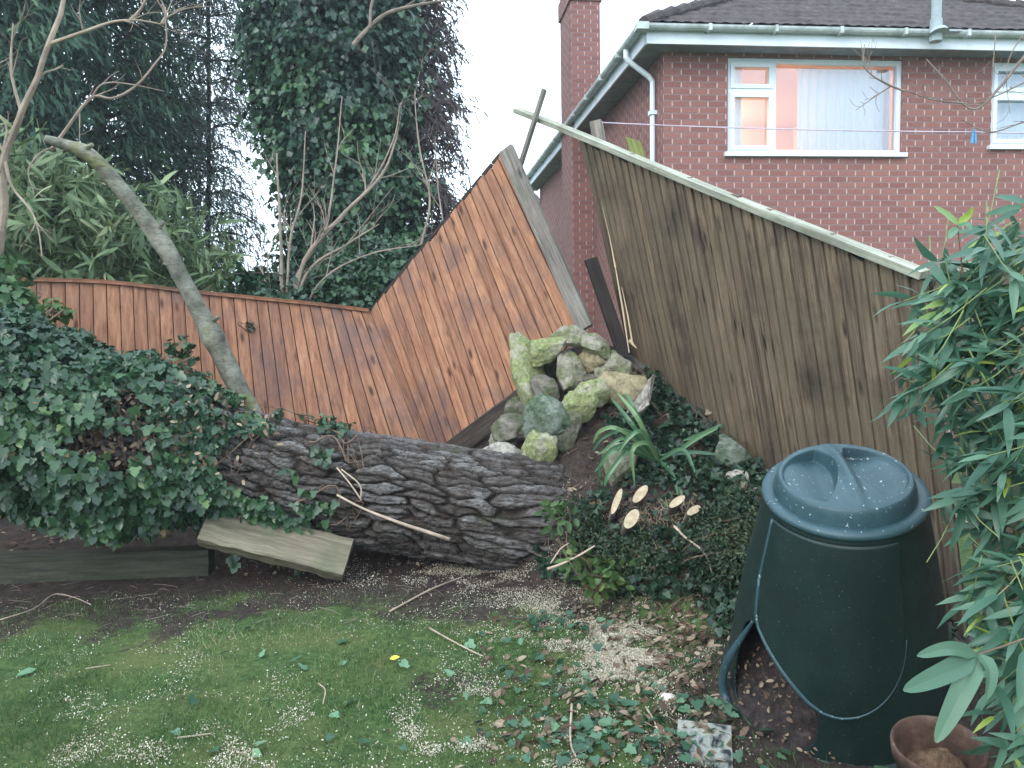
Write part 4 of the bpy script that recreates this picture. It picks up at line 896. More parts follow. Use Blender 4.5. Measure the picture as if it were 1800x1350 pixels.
# ------------------------------------------------------------------ compost bin
b = NB('green_plastic'); n_ = b.noise(b.obj(), 5, 6, .7); c = b.ramp(n_, [(.3, (.002, .0105, .0095)), (.7, (.004, .018, .016))])
sp = b.ramp(b.noise(b.obj(), 150, 2, .5), [(.70, 0.0), (.74, 1.0)]); c = b.mix(b.math('MULTIPLY', sp, .5), c, (.22, .25, .25))
rf = b.ramp(b.noise(b.obj(), 9, 5, .7), [(.3, .45), (.7, .62)])
m_bin = b.end(b.bsdf(c, rf, b.bump(b.noise(b.obj(), 260, 2), .12, .001), .45))
b = NB('lid_plastic'); c = b.ramp(b.noise(b.obj(), 7, 6, .7), [(.3, (.018, .048, .060)), (.7, (.034, .076, .092))])
sp = b.ramp(b.noise(b.obj(), 75, 3, .6), [(.66, 0.0), (.69, 1.0)]); c = b.mix(b.math('MULTIPLY', sp, .8), c, (.5, .55, .56))
m_lid = b.end(b.bsdf(c, .5, b.bump(b.noise(b.obj(), 200, 2), .12, .001), .5))
binr = empty('compost_bin', BIN_C, 'dark green conical plastic compost bin with round twist lid, tipped forward', 'compost bin')
def bdir(al): al = np.asarray(al, float); return -BIN_F*np.cos(al)[..., None]-BIN_S*np.sin(al)[..., None]
def bR(h): return RB+(RT-RB)*np.clip(h/HB, 0, 1)**1.0+.012*np.sin(np.clip(h/HB, 0, 1)*math.pi)
def bp(al, h, off=0.0): al, h = np.broadcast_arrays(np.asarray(al, float), np.asarray(h, float)); return BIN_C+BIN_AX*h[..., None]+bdir(al)*(bR(h)+off)[..., None]
al = np.linspace(-math.pi, math.pi, 721)[:-1]; hs = np.linspace(0, HB, 271); AL, HS = np.meshgrid(al, hs); X = bp(AL, HS)
am, hm = (AL[:-1]+math.radians(.25)), (HS[:-1]+HB/540); ad = np.degrees(am)
op = (((ad-60)/28)**4+((hm-.235)/.215)**4 < 1)
o = grid('body', X, m_bin, binr, closed=True, keep=~op); md = o.modifiers.new('wall', 'SOLIDIFY'); md.thickness = .007; md.offset = -1
def lathe(name, prof, mat, parent, off_c=None, n=120):
    a = np.linspace(0, 2*math.pi, n+1)[:-1]; prof = np.array(prof); X = BIN_C+BIN_AX*prof[:, 1][:, None, None]+bdir(a)[None]*prof[:, 0][:, None, None]; return grid(name, X, mat, parent, closed=True)
lathe('base_rim', [(RB-.003, -.012), (RB+.022, -.012), (RB+.026, -.004), (RB+.024, .012), (RB+.012, .022), (RB+.001, .03)], m_bin, binr)
lathe('top_rim', [(RT-.012, HB-.012), (RT+.004, HB-.018), (RT+.016, HB-.010), (RT+.020, HB+.002), (RT+.014, HB+.014), (RT-.01, HB+.017), (RT-.035, HB+.010), (RT-.055, HB-.004), (RT-.06, HB-.03)], m_lid, binr)
# lid: raised disc with two recesses that leave a waisted grip
RL = .234; rr_ = np.concatenate([np.linspace(0, .80, 80), np.linspace(.81, 1, 26)]); aa = np.linspace(0, 2*math.pi, 361)[:-1]; RRg, AAg = np.meshgrid(rr_, aa, indexing='ij')
gx_, gy_ = RRg*np.sin(AAg-rad(8)), RRg*np.cos(AAg-rad(8))         # gy_>0 towards the camera
half = .075+.42*np.abs(gy_+.22)**2; rec = smooth(half, half+.06, np.abs(gx_))*(1-smooth(.86, .91, np.hypot(gx_*1.0, gy_*1.12)))
hz = .072+.022*(1-RRg**2)-.050*rec*(1-.72*smooth(.30, .78, np.abs(gx_)))*(1-.5*smooth(.35, .9, gy_))+.024*np.exp(-(gx_/.10)**2)*(1-RRg**2); hz = hz-.078*np.clip((RRg-.93)/.07, 0, 1)**2.2
Xl = BIN_C+BIN_AX*(HB+hz)[..., None]+bdir(AAg)*(RL*RRg*(1+.04*np.clip((RRg-.93)/.07, 0, 1)))[..., None]
lid = grid('lid', Xl, m_lid, binr, closed=True)
lathe('lid_skirt', [(RL*1.04, HB-.006), (RL*1.045, HB-.03)], m_lid, binr)
# sliding door, raised
ad_ = np.radians(np.linspace(-12, 78, 100)); hl = []
for a in np.degrees(ad_):
    if a > 24: hl.append(np.interp(a, [24, 30, 37, 71, 75, 78], [.235, .242, .268, .455, .50, .64]))
    else: hl.append(.235+.33*(1-math.sqrt(max(0, 1-((24-a)/36.2)**2))))
hl = np.array(hl); hgr = hl[None]+(.888-hl[None])*np.linspace(0, 1, 50)[:, None]; Xd = bp(ad_[None]+0*hgr, hgr, .014)
o = grid('sliding_door', Xd, m_bin, binr); md = o.modifiers.new('t', 'SOLIDIFY'); md.thickness = .010; md.offset = 0
mb = MB(); edge_ = [bp(ad_[0], h_, .016) for h_ in np.linspace(.886, hl[0], 12)]+[bp(a, h_, .017) for a, h_ in zip(ad_, hl)]+[bp(ad_[-1], h_, .016) for h_ in np.linspace(hl[-1], .886, 12)]
mb.tube(np.array(edge_), np.interp(np.linspace(0, 1, len(edge_)), [0, .12, .4, .6, 1], [.002, .003, .006, .009, .007]), 8, cap=True); mb.build('door_lip', m_lid, o, smooth_=True)
mb = MB(); cl = [bp(rad(a), h_, f) for a, h_, f in ((79, .44, .004), (83, .36, .014), (86, .27, .034), (88.5, .17, .048), (90, .08, .045), (88, .02, .035), (80, -.004, .03), (66, -.01, .028), (45, -.01, .026))]
mb.tube(spline(cl, 50), np.interp(np.linspace(0, 1, 50), [0, .3, .8, 1], [.006, .016, .018, .012]), 10); mb.build('hatch_surround', m_lid, binr, smooth_=True)
# compost inside
rr_ = np.linspace(0, 1, 60); aa = np.linspace(0, 2*math.pi, 181)[:-1]; RRg, AAg = np.meshgrid(rr_, aa, indexing='ij')
Xc = BIN_C+bdir(AAg)*(RRg*(RB+.015))[..., None]+BIN_AX*(.02+.26*(1-RRg**2.2))[..., None]; nzz = fbm(Xc, 14, 5, 2); Xc = Xc+BIN_AX*(nzz*.04)[..., None]
b = NB('compost'); c = b.ramp(b.noise(b.geo(), 26, 8, .8), [(.35, (.012, .009, .009)), (.55, (.05, .036, .034)), (.66, (.12, .09, .085)), (.75, (.32, .28, .27))])
tag(grid('compost', Xc, b.end(b.bsdf(c, .7, b.bump(b.noise(b.geo(), 70, 6, .8), 1, .02), .4)), None, BIN_C, closed=True), 'dark damp compost spilling from the open hatch of the bin', 'compost', kind='stuff')

_a, _r = RNG.uniform(rad(20), rad(95), 260), RNG.random(260)**.5; _h = .03+.26*(1-_r**2.2); _q = BIN_C+bdir(_a)*(_r*(RB+.02))[:, None]+BIN_AX*_h[:, None]+UP*.012
tag(scatter('compost_scraps', OVAL, _q, frames(RNG.normal(0, 1, (260, 3)), BIN_AX+RNG.normal(0, .5, (260, 3))), RNG.uniform(.008, .035, 260), m_dry, None, BIN_C), 'dead leaf scraps on top of the compost inside the hatch', 'leaf scraps', kind='stuff')
# ------------------------------------------------------------------ pot, slab
b = NB('terracotta'); c = b.ramp(b.noise(b.obj(), 14, 6, .7), [(.3, (.045, .028, .022)), (.55, (.10, .058, .044)), (.75, (.19, .14, .115))]); m_terra = b.end(b.bsdf(c, .85, b.bump(b.noise(b.obj(), 60, 4), .4, .004), .2))
pc_ = P(1652, 1284, 2.18); rp = .126; hpz = float(H(np.array([pc_[0]]), np.array([pc_[1]]))[0]); ph_ = max(.2, pc_[2]-hpz)
pot = empty('terracotta_pot', (pc_[0], pc_[1], hpz), 'old terracotta pot with a dead root ball, standing in front of the bin', 'flower pot')
prof = [(rp*.66, 0), (rp*.90, ph_-.05), (rp*.97, ph_-.048), (rp, ph_-.004), (rp*.985, ph_+.002), (rp*.93, ph_), (rp*.90, ph_-.03), (rp*.82, ph_-.06), (rp*.7, ph_*.3), (.0, ph_*.3)]
prof = np.array(prof); a = np.linspace(0, 2*math.pi, 65)[:-1]; tl_ = norm(np.array([-.10, -.16, 1])); tx = norm(np.cross([0, 1, 0], tl_)); ty = np.cross(tl_, tx)
pX = np.array([pc_[0], pc_[1], hpz])+tl_*prof[:, 1][:, None, None]+(tx*np.cos(a)[:, None]+ty*np.sin(a)[:, None])[None]*prof[:, 0][:, None, None]; grid('pot_body', pX, m_terra, pot, closed=True)
rr_ = np.linspace(0, 1, 30); RRg, AAg = np.meshgrid(rr_, np.linspace(0, 2*math.pi, 65)[:-1], indexing='ij'); Xs = np.array([pc_[0], pc_[1], hpz])+tl_*(ph_-.10+.06*(1-RRg**1.5))[..., None]+(tx*np.cos(AAg)[..., None]+ty*np.sin(AAg)[..., None])*(RRg*rp*.84)[..., None]; Xs = Xs+tl_*(fbm(Xs, 22, 4)*.022)[..., None]
b = NB('dry_root_ball'); c = b.ramp(b.noise(b.geo(), 40, 7, .8), [(.3, (.05, .03, .02)), (.55, (.16, .10, .065)), (.75, (.30, .2, .13))]); grid('root_ball', Xs, b.end(b.bsdf(c, .95, b.bump(b.noise(b.geo(), 90, 5), 1, .01), .1)), pot, closed=True)
b = NB('stained_slab'); vo = b.noise(b.obj(), 16, 3, .5, .8); c = b.ramp(vo, [(.38, (.012, .014, .018)), (.46, (.17, .18, .17)), (.56, (.28, .28, .24)), (.62, (.13, .10, .06)), (.7, (.06, .05, .035))]); m_slab = b.end(b.bsdf(c, .6, b.bump(vo, .3, .004), .4))
q = hit(1238, 1318); mb = MB(); nn_ = norm(np.array([-.05, -.25, 1])); ax = norm(np.cross([0.25, 1, 0], nn_)); ay = np.cross(nn_, ax); mb.box(q+UP*.015, ax*.10, ay*.11, nn_*.010); so_ = mb.build('stained_slab', m_slab, None)
tag(so_, 'small square slab blotched black and white, lying on the soil left of the bin', 'slab')

# ------------------------------------------------------------------ grass, sawdust, litter
N = 150000; ys = 2.1+3.2*RNG.random(N)**.8; xs = (RNG.random(N)*2-1)*(ys*.70+.1); xs = np.clip(xs, -4.3, 3.3); zs_ = H(xs, ys); sm_ = soil_mask(xs, ys, zs_)
q = np.stack([xs, ys, zs_], -1); den = (1-.93*sm_)*smooth(-.55, .15, fbm(q, 3.0, 4, 71)+.25*(ys < 3.4))
kp = (RNG.random(N) < den) & (ys < 4.5) & (np.hypot(xs-BIN_C[0], ys-BIN_C[1]) > .4); q = q[kp]; n_ = len(q)
ht = RNG.uniform(.014, .042, n_)*(1+1.2*fbm(q, 4.5, 3, 17)); ht = np.maximum(ht, .008); D = np.array([0, 0, 1.])+RNG.normal(0, .55, (n_, 3))
m_grass = leaf_mat('grass_blade', [(0, (.035, .075, .025)), (.5, (.08, .155, .05)), (.85, (.16, .25, .085)), (.95, (.26, .30, .12)), (1, (.40, .37, .22))], .55, .3, .25)
rv = np.clip(.45+.6*fbm(q, 1.7, 3, 19)+RNG.normal(0, .2, n_), 0, 1)
o = scatter('grass', BLADE, q-UP*.003, frames(D, RNG.normal(0, 1, (n_, 3))), np.stack([RNG.uniform(.0018, .0040, n_), ht, ht], -1), m_grass, None, (0, 3, 0), rnd=rv); tag(o, 'short damp lawn grass with mossy patches', 'grass', kind='stuff')
def spread(px0, px1, py0, py1, n, gx_=None):
    out_ = []
    P0 = [G(x, y) for x, y in ((px0, py0), (px1, py0), (px1, py1), (px0, py1))]
    s_, t_ = RNG.random(n), RNG.random(n); A = np.array(P0); q = (A[0]*(1-s_)[:, None]+A[1]*s_[:, None])*(1-t_)[:, None]+(A[3]*(1-s_)[:, None]+A[2]*s_[:, None])*t_[:, None]
    return q
def blob(px, py, sx_, sy_, n):
    c_ = G(px, py); return np.array([c_[0], c_[1], 0])+np.stack([RNG.normal(0, sx_, n), RNG.normal(0, sy_, n), np.zeros(n)], -1)
dust = np.vstack([blob(1090, 1150, .19, .20, 22000), blob(1030, 1090, .22, .2, 14000), blob(930, 1290, .30, .2, 12000), blob(600, 1330, .6, .2, 9000), blob(1150, 1250, .15, .15, 5000), blob(800, 1000, .4, .08, 5000), spread(100, 1250, 1150, 1350, 10000), blob(1090, 1130, .17, .22, 17000), blob(1130, 1180, .11, .10, 12000), blob(1000, 1060, .25, .18, 8500), blob(880, 1020, .3, .12, 4000), blob(850, 1010, .42, .10, 3500), blob(760, 1035, .30, .10, 1800), blob(880, 1330, .28, .16, 5000), blob(820, 1215, .18, .09, 1600), blob(1000, 1250, .16, .14, 2600),
                  blob(500, 1335, .55, .13, 4500), blob(200, 1330, .4, .12, 1800), spread(0, 1250, 1050, 1350, 8500), spread(400, 1000, 1000, 1150, 1800), blob(1180, 1300, .12, .1, 900), blob(1290, 1240, .05, .05, 250)])
clus = smooth(-.08, .30, fbm(dust, 6.5, 4, 90)+.25*np.exp(-((dust[:, 0]-.55)/.3)**2-((dust[:, 1]-3.75)/.35)**2)+.22*(dust[:, 1] > 4.1)); dust = dust[(RNG.random(len(dust)) < .05+.95*clus)]
dust[:, 2] = H(dust[:, 0], dust[:, 1])+.004+RNG.random(len(dust))*.014; kp = np.hypot(dust[:, 0]-BIN_C[0], dust[:, 1]-BIN_C[1]) > RB-.08; dust = dust[kp]; n_ = len(dust)
m_dust = leaf_mat('sawdust', [(0, (.28, .23, .16)), (.5, (.50, .44, .33)), (1, (.76, .71, .60))], .85, .1, .15)
o = scatter('sawdust', CHIP, dust, frames(RNG.normal(0, 1, (n_, 3)), np.array([0, 0, 1.])+RNG.normal(0, .5, (n_, 3))), np.stack([RNG.uniform(.002, .0055, n_), RNG.uniform(.0025, .009, n_), RNG.uniform(.002, .006, n_)], -1), m_dust, None, (0.6, 3.4, 0)); tag(o, 'pale sawdust and wood chips strewn over the lawn and soil', 'sawdust', kind='stuff')
_md = np.stack([RNG.uniform(.3, 2., 1100), RNG.uniform(3.9, 5.8, 1100), np.zeros(1100)], -1); _md = _md[_md[:, 0] < BL[0]+(BR[0]-BL[0])*(_md[:, 1]-BL[1])/(BR[1]-BL[1])-.03]
lit = np.vstack([_md, blob(1180, 1150, .28, .35, 420), blob(1100, 1290, .28, .16, 220), blob(1230, 1110, .14, .14, 160), blob(150, 960, .6, .2, 200), blob(500, 1000, .6, .1, 90), spread(850, 1280, 1080, 1350, 240)]); lit[:, 2] = H(lit[:, 0], lit[:, 1])+.008+RNG.random(len(lit))*.015; n_ = len(lit)
o = scatter('leaf_litter', OVAL, lit, frames(RNG.normal(0, 1, (n_, 3))*[1, 1, .3], np.array([0, 0, 1.])+RNG.normal(0, .45, (n_, 3))), RNG.uniform(.025, .06, n_), m_dry, None, (1, 3, 0)); tag(o, 'brown dead leaves littering the soil by the bin and sleepers', 'leaf litter', kind='stuff')
lit = np.vstack([blob(1120, 1290, .30, .14, 190), blob(1000, 1200, .25, .2, 50), spread(300, 1250, 1080, 1350, 30), blob(980, 1090, .15, .1, 40)]); lit[:, 2] = H(lit[:, 0], lit[:, 1])+.012+RNG.random(len(lit))*.02; n_ = len(lit)
o = scatter('scattered_ivy_leaves', IVY, lit, frames(RNG.normal(0, 1, (n_, 3))*[1, 1, .3], np.array([0, 0, 1.])+RNG.normal(0, .4, (n_, 3))), RNG.uniform(.025, .055, n_), leaf_mat('cut_ivy', [(0, (.03, .075, .045)), (.7, (.06, .14, .08)), (1, (.14, .24, .14))], .45, .2, .35), None, (1, 2.8, 0)); tag(o, 'small green ivy leaves strewn over the sawdust near the slab', 'leaves', kind='stuff')
# twiggy debris in the dead strip by the sleepers and soil
mb = MB(); rs = random.Random(5)
for k in range(170):
    x_, y_ = (rs.uniform(-60, 1000), rs.uniform(1010, 1110)) if k < 150 else ((rs.uniform(1180, 1400), rs.uniform(1080, 1340)) if k < 220 else (rs.uniform(-100, 330), rs.uniform(905, 960)))
    p = hit(x_, y_); a_ = rs.uniform(0, math.pi); L = rs.uniform(.04, .16); v = np.array([math.cos(a_), math.sin(a_)*.7, rs.uniform(-.05, .2)]); e = [p+UP*.01, p+v*L*.5+UP*rs.uniform(.008, .016), p+v*L+UP*.012+np.array([rs.uniform(-.02, .02), rs.uniform(-.02, .02), 0])]
    mb.tube(spline(e, 6), rs.uniform(.0007, .0016), 4, r=rs.random())
tag(mb.build('twig_litter', m_twig, None), 'fine twigs and dry stalks scattered along the bare soil', 'twigs', kind='stuff')
fallen = [(65, 1183, .085, 'large folded green leaf lying on the grass at the far left'), (528, 1180, .07, 'curled green leaf on the lawn left of the yellow leaf'), (612, 1245, .07, 'green ivy leaf on the lawn below the yellow leaf'), (610, 1170, .045, 'small green leaf just left of the yellow leaf'), (465, 1155, .05, 'narrow pale leaf on the lawn far left of the yellow leaf'),
          (833, 1138, .06, 'green ivy leaf right of the mossy twig on the lawn'), (915, 1142, .055, 'ivy leaf at the border of lawn and sawdust'), (710, 1180, .055, 'pale leaf lying right of the yellow leaf'), (850, 1240, .055, 'upright ivy leaf among sawdust on the lawn'), (445, 1325, .07, 'crumpled green leaf at the bottom of the lawn'), (595, 1265, .04, 'small leaf beneath the green ivy leaf on the lawn'), (795, 1195, .05, 'twisted grey-green leaf in long grass'), (1215, 1100, .06, 'pointed green leaf on the brown litter left of the bin'), (975, 1210, .05, 'mint green leaf on the sawdust edge')]
m_fl = leaf_mat('fallen_green_leaf', [(0, (.10, .22, .12)), (1, (.20, .34, .20))], .45, .25, .35)
for i, (x_, y_, s_, lb) in enumerate(fallen):
    q = hit(x_, y_)+UP*.022; r_ = np.random.default_rng(i+5)
    tag(scatter('fallen_leaf', IVY if i % 3 else OVAL, q[None], frames((r_.normal(0, 1, (1, 3))*[1, .6, .3]), np.array([[0, -.55, .8]])+r_.normal(0, .25, (1, 3))), np.array([s_]), m_fl, None, q, rnd=r_.random(1)), lb, 'leaf', 'green leaves fallen on the lawn')
q = hit(685, 1166)+UP*.022; tag(scatter('fallen_leaf', OVAL, q[None], frames(np.array([[1, .3, .1]]), np.array([[0, -.5, .8]])), np.array([.05]), plain_mat('yellow_leaf', (.75, .62, .06), .5), None, q), 'single bright yellow leaf on the lawn', 'leaf')
for nm, lb, ct, pts, r_, mt in (('twig', 'long pale stick lying diagonally across the lawn beside the soil', 'stick', [(685, 1080), (760, 1040), (815, 1018)], .006, m_paletwig), ('twig', 'lichened twig on the lawn left of the sawdust', 'twig', [(755, 1110), (790, 1130), (828, 1150), (850, 1160)], .005, m_paletwig), ('twig', 'forked twig lying at the far left on bare soil', 'twig', [(0, 1095), (60, 1075), (95, 1050), (130, 1055), (160, 1068)], .004, m_paletwig),
                            ('twig', 'thin pale twig near the bottom of the lawn', 'twig', [(312, 1305), (350, 1300), (372, 1297)], .0045, m_paletwig), ('twig', 'curved stalk standing in the grass', 'twig', [(560, 1208), (572, 1220), (568, 1245)], .003, m_paletwig), ('twig', 'stalk on the litter in front of the slab', 'twig', [(1135, 1250), (1150, 1275), (1162, 1310)], .005, m_paletwig), ('twig', 'pale bent stalk at the bottom between lawn and litter', 'twig', [(1005, 1245), (1003, 1310), (1015, 1345)], .0055, m_paletwig), ('twig', 'short twig on the grass right of the folded leaf', 'twig', [(150, 1182), (195, 1175)], .0035, m_paletwig)):
    mb = MB(); mb.tube(spline([hit(x_, y_)+UP*.018 for x_, y_ in pts], 18), np.linspace(r_, r_*.6, 18), 6, wob=.3); tag(mb.build(nm, mt, None, smooth_=True), lb, ct)
# wood-chip lump and brick shard in the sawdust
def bit(px, py, s_, mt, nm, lb, ct):
    import bmesh
    bm = bmesh.new(); bmesh.ops.create_icosphere(bm, subdivisions=3, radius=1)
    for v in bm.verts: 
        f = 1+.35*float(vn(np.array(v.co)*1.7+px)); v.co = Vector((v.co.x*f*s_, v.co.y*f*s_*.8, v.co.z*f*s_*.45))
    me = bpy.data.meshes.new(nm); bm.to_mesh(me); bm.free(); q = hit(px, py); return tag(link(nm, me, mt, None, q+UP*s_*.3), lb, ct)
bit(1116, 1115, .022, plain_mat('brick_shard', (.28, .08, .06), .9), 'brick_shard', 'small red brick fragment half covered by sawdust', 'brick')
bit(1176, 1230, .032, plain_mat('white_flake', (.62, .55, .45), .8), 'bark_flake', 'pale chunk of wood near the slab', 'wood chip')
bit(1114, 1200, .016, plain_mat('nut_brown', (.12, .09, .06), .8), 'pebble', 'small round brown pebble at the lower edge of the sawdust', 'pebble')

# ------------------------------------------------------------------ bamboo at the right, near
def bamboo(name, label, cents, n, ln_, mat, base, left=.7, wid=1.0, seed=1, ncul=6, fan=4, rv0=.4, drop=.5):
    root = empty(name, base, label, 'bamboo'); r_ = np.random.default_rng(seed); pp, dd, nn = [], [], []; mb = MB(); vol = np.array([c[1]**3*np.prod(c[2] if len(c) > 2 else (1, 1, 1)) for c in cents])**.75; vol = vol/vol.sum()
    for c, w_ in zip(cents, vol):
        for k in range(max(1, int(n*w_/fan))):
            d = norm(r_.normal(0, 1, 3)); q = c[0]+d*c[1]*r_.random()**.5*np.array(c[2] if len(c) > 2 else (1, 1, 1)); ax = norm(np.array([-left, -.1, -drop])+r_.normal(0, .5, 3))
            L = .05+.06*r_.random(); mb.tube([q-ax*L*2.2+UP*.02, q-ax*L, q], [.0022, .0018, .0012], 4)
            for j in range(fan):
                a = norm(ax+r_.normal(0, .42, 3)); pp.append(q-ax*L*.25*j); dd.append(a); nn.append(np.array([-.1, -.45, .8])+r_.normal(0, .5, 3))
    pp, dd, nn = map(np.array, (pp, dd, nn)); n_ = len(pp); s_ = r_.uniform(*ln_, n_)*(.75+.25*r_.random(n_))
    rv = np.clip(rv0+.3*fbm(pp, 4, 3, 12)+r_.normal(0, .17, n_), 0, .93); rv = np.where(r_.random(n_) < .035, .98, rv)
    scatter('leaves', LANCE, pp, frames(dd, nn), np.stack([s_*wid*1.25, s_, s_], -1), mat, root, rnd=rv)
    for k in range(ncul):
        c = cents[k % len(cents)]; tp = c[0]+np.array([r_.uniform(-.15, .15), r_.uniform(-.1, .1), c[1]*.6]); a = np.array(base)+np.array([r_.uniform(-.2, .2), r_.uniform(-.15, .15), 0]); mb.tube(spline([a, (a+tp)/2+np.array([.08, 0, .1]), tp], 16), np.linspace(.008, .0025, 16), 6)
    mb.build('canes', plain_mat(name+'_cane', (.17, .22, .08), .5, .4, .3, 8), root); return root
E = [(P(1760, 430, 2.5), .10), (P(1690, 480, 2.45), .12), (P(1640, 560, 2.4), .13), (P(1720, 570, 2.4), .20), (P(1790, 560, 2.35), .22), (P(1640, 660, 2.35), .14), (P(1730, 670, 2.35), .18), (P(1800, 720, 2.3), .24), (P(1735, 770, 2.3), .12), (P(1770, 850, 2.25), .18), (P(1790, 960, 2.2), .18), (P(1765, 930, 2.25), .10), (P(1780, 1080, 2.1), .15), (P(1800, 1200, 2.0), .13), (P(1815, 1300, 1.95), .12), (P(1840, 500, 2.3), .25), (P(1870, 800, 2.2), .3), (P(1880, 1100, 2.0), .25)]
bamboo('bamboo', 'leafy green bamboo with long drooping blades filling the right edge', E, 1750, (.10, .18), m_bamb, np.array([1.75, 2.1, 0.0]), seed=3, ncul=10)
sh_ = empty('bamboo_shoot', P(1690, 560, 2.35), 'bright young bamboo shoot standing up against the brick wall', 'bamboo shoot'); mb = MB()
mb.tube(spline(pl((1700, 560, 2.4), (1690, 460, 2.4), (1683, 395, 2.4)), 10), [.003]*5+[.002]*5, 5); mb.build('stem', m_vine, sh_); mb = MB()
for q_, r_ in (([(1685, 392, 2.4), (1700, 380, 2.38), (1710, 364, 2.36)], .98), ([(1685, 395, 2.4), (1665, 378, 2.4), (1642, 362, 2.4)], .9), ([(1683, 398, 2.4), (1700, 395, 2.37), (1706, 405, 2.36)], .7), ([(1684, 400, 2.4), (1672, 410, 2.38), (1668, 420, 2.37)], .85)): ribbon(mb, pl(*q_), .022, r_, 10)
mb.build('leaves', m_bamb, sh_)
sg = empty('bamboo_sprig', P(1722, 1150, 1.75), 'foreground sprig of four broad green leaves hanging over the pot', 'bamboo sprig'); mb = MB()
m_sprig = leaf_mat('sprig_leaf', [(0, (.055, .13, .085)), (1, (.12, .22, .14))], .4, .3, .45)
for q_, w_, r_, u_ in (([(1715, 1150, 1.75), (1668, 1140, 1.72), (1612, 1153, 1.70)], .034, .5, (0, -1, .6)), ([(1715, 1154, 1.75), (1655, 1185, 1.7), (1588, 1214, 1.68)], .050, .3, (-.2, -1, .6)), ([(1717, 1156, 1.75), (1690, 1215, 1.7), (1645, 1305, 1.68)], .052, .8, (-.6, -1, .2)), ([(1722, 1150, 1.75), (1740, 1180, 1.72), (1735, 1228, 1.7)], .040, .6, (.3, -1, .3))): ribbon(mb, pl(*q_), w_, r_, 20, u_, .3)
mb.build('leaves', m_sprig, sg); mb = MB(); mb.tube(spline(pl((1860, 1100, 1.8), (1780, 1130, 1.76), (1720, 1150, 1.75)), 10), .002, 5); mb.build('stem', m_vine, sg)

# ------------------------------------------------------------------ vegetation behind the fences
def bcent(l): return [(P(*a[:3]), a[3]) + ((a[4],) if len(a) > 4 else ()) for a in l]
bamboo('bamboo', 'arching pale-leaved bamboo thicket behind the left of the orange fence', bcent([(-60, 380, 7.4, .8), (60, 400, 7.4, .75), (150, 420, 7.6, .7), (240, 440, 7.7, .65), (330, 460, 7.8, .55), (20, 320, 7.6, .6), (280, 390, 7.9, .45), (120, 340, 7.7, .5), (385, 480, 7.8, .35), (-120, 300, 7.5, .8), (200, 360, 7.8, .4)]), 5200, (.16, .32), m_bamb2, P(150, 800, 7.8), left=.1, wid=.95, seed=9, ncul=40, rv0=.42, drop=.25)
def crown(name, label, cat, cents, n, size, mat, tmpl, trunk_pts, tr, down=.5, gapt=-.3, gscale=1.6, group=None, branches=60, sd=1, shell=.55, wood=None, clump=.12):
    root = empty(name, trunk_pts[0], label, cat, group); r_ = np.random.default_rng(sd); rs = random.Random(sd)
    mb = MB(); tp = spline(trunk_pts, 30); mb.tube(tp, np.linspace(tr, tr*.4, 30), 10, wob=.2)
    pp, nn = [], []; ws = np.array([c[1]**2 for c in cents]); ws = ws/ws.sum()
    for c, w_ in zip(cents, ws):
        m = max(4, int(n*w_/26)); d = norm(r_.normal(0, 1, (m, 3))); r = c[1]*(1-r_.random(m)*shell); r = r*(1+.30*fbm(d*1.2+c[0], 1.7, 3, sd)); sh = np.array(c[2]) if len(c) > 2 else 1
        q = c[0]+d*r[:, None]*sh; q = np.repeat(q, 26, 0); dd = np.repeat(d, 26, 0); q = q+r_.normal(0, clump, q.shape)*np.array([1, 1, .8]); pp.append(q); nn.append(dd)
    pp, nn = np.vstack(pp), np.vstack(nn); g_ = fbm(pp, gscale, 3, sd+40); kp = g_ > gapt; pp, nn = pp[kp], nn[kp]; n_ = len(pp)
    rv = np.clip(.45+.6*fbm(pp, 1.3, 4, 30+sd)+r_.normal(0, .15, n_), 0, 1)
    scatter('crown', tmpl, pp, frames(np.array([0, 0, -down])+nn*.4+r_.normal(0, .5, (n_, 3)), nn+r_.normal(0, .5, (n_, 3))+np.array([0, 0, .3])), r_.uniform(*size, n_), mat, root, rnd=rv)
    for k in range(branches):
        c = cents[rs.randrange(len(cents))]; q = c[0]+norm(np.array([rs.uniform(-1, 1) for _ in range(3)]))*c[1]*rs.uniform(.5, .95); i = int(np.argmin(np.abs(tp[:, 2]-(q[2]-.3)))); a = tp[i]; mb.tube(spline([a, (a+q)/2+UP*.15, q], 8), np.linspace(tr*.18, .006, 8), 5)
    mb.build('trunk', wood or m_trunkdk, root); return root
ic = []
for y_, x_, r_ in ((-190, 560, 1.25), (-110, 590, 1.35), (-30, 600, 1.35), (50, 585, 1.35), (130, 590, 1.3), (210, 595, 1.25), (290, 600, 1.15), (360, 610, 1.1), (430, 615, 1.1), (500, 640, .9), (10, 500, .7), (100, 480, .6), (180, 500, .6), (270, 520, .6), (40, 690, .55), (160, 690, .5), (320, 690, .55), (440, 700, .55), (480, 560, .7)): ic.append((P(x_, y_, 11.2), r_*.84, (1, .8, 1)))
m_treeivy = leaf_mat('tree_ivy_leaf', [(0, (.010, .028, .020)), (.4, (.024, .062, .036)), (.72, (.055, .125, .055)), (1, (.12, .23, .08))], .38, .14, .5)
crown('ivy_clad_tree', 'tall dark tree trunk thickly clad in glossy green ivy, in the middle behind the fence', 'tree', ic, 80000, (.05, .105), m_treeivy, IVY, pl((600, 760, 11.2), (600, 400, 11.2), (595, 100, 11.2), (590, -200, 11.2)), .35, .9, gapt=-.28, gscale=1.5, branches=50, sd=2, shell=.45, clump=.13)
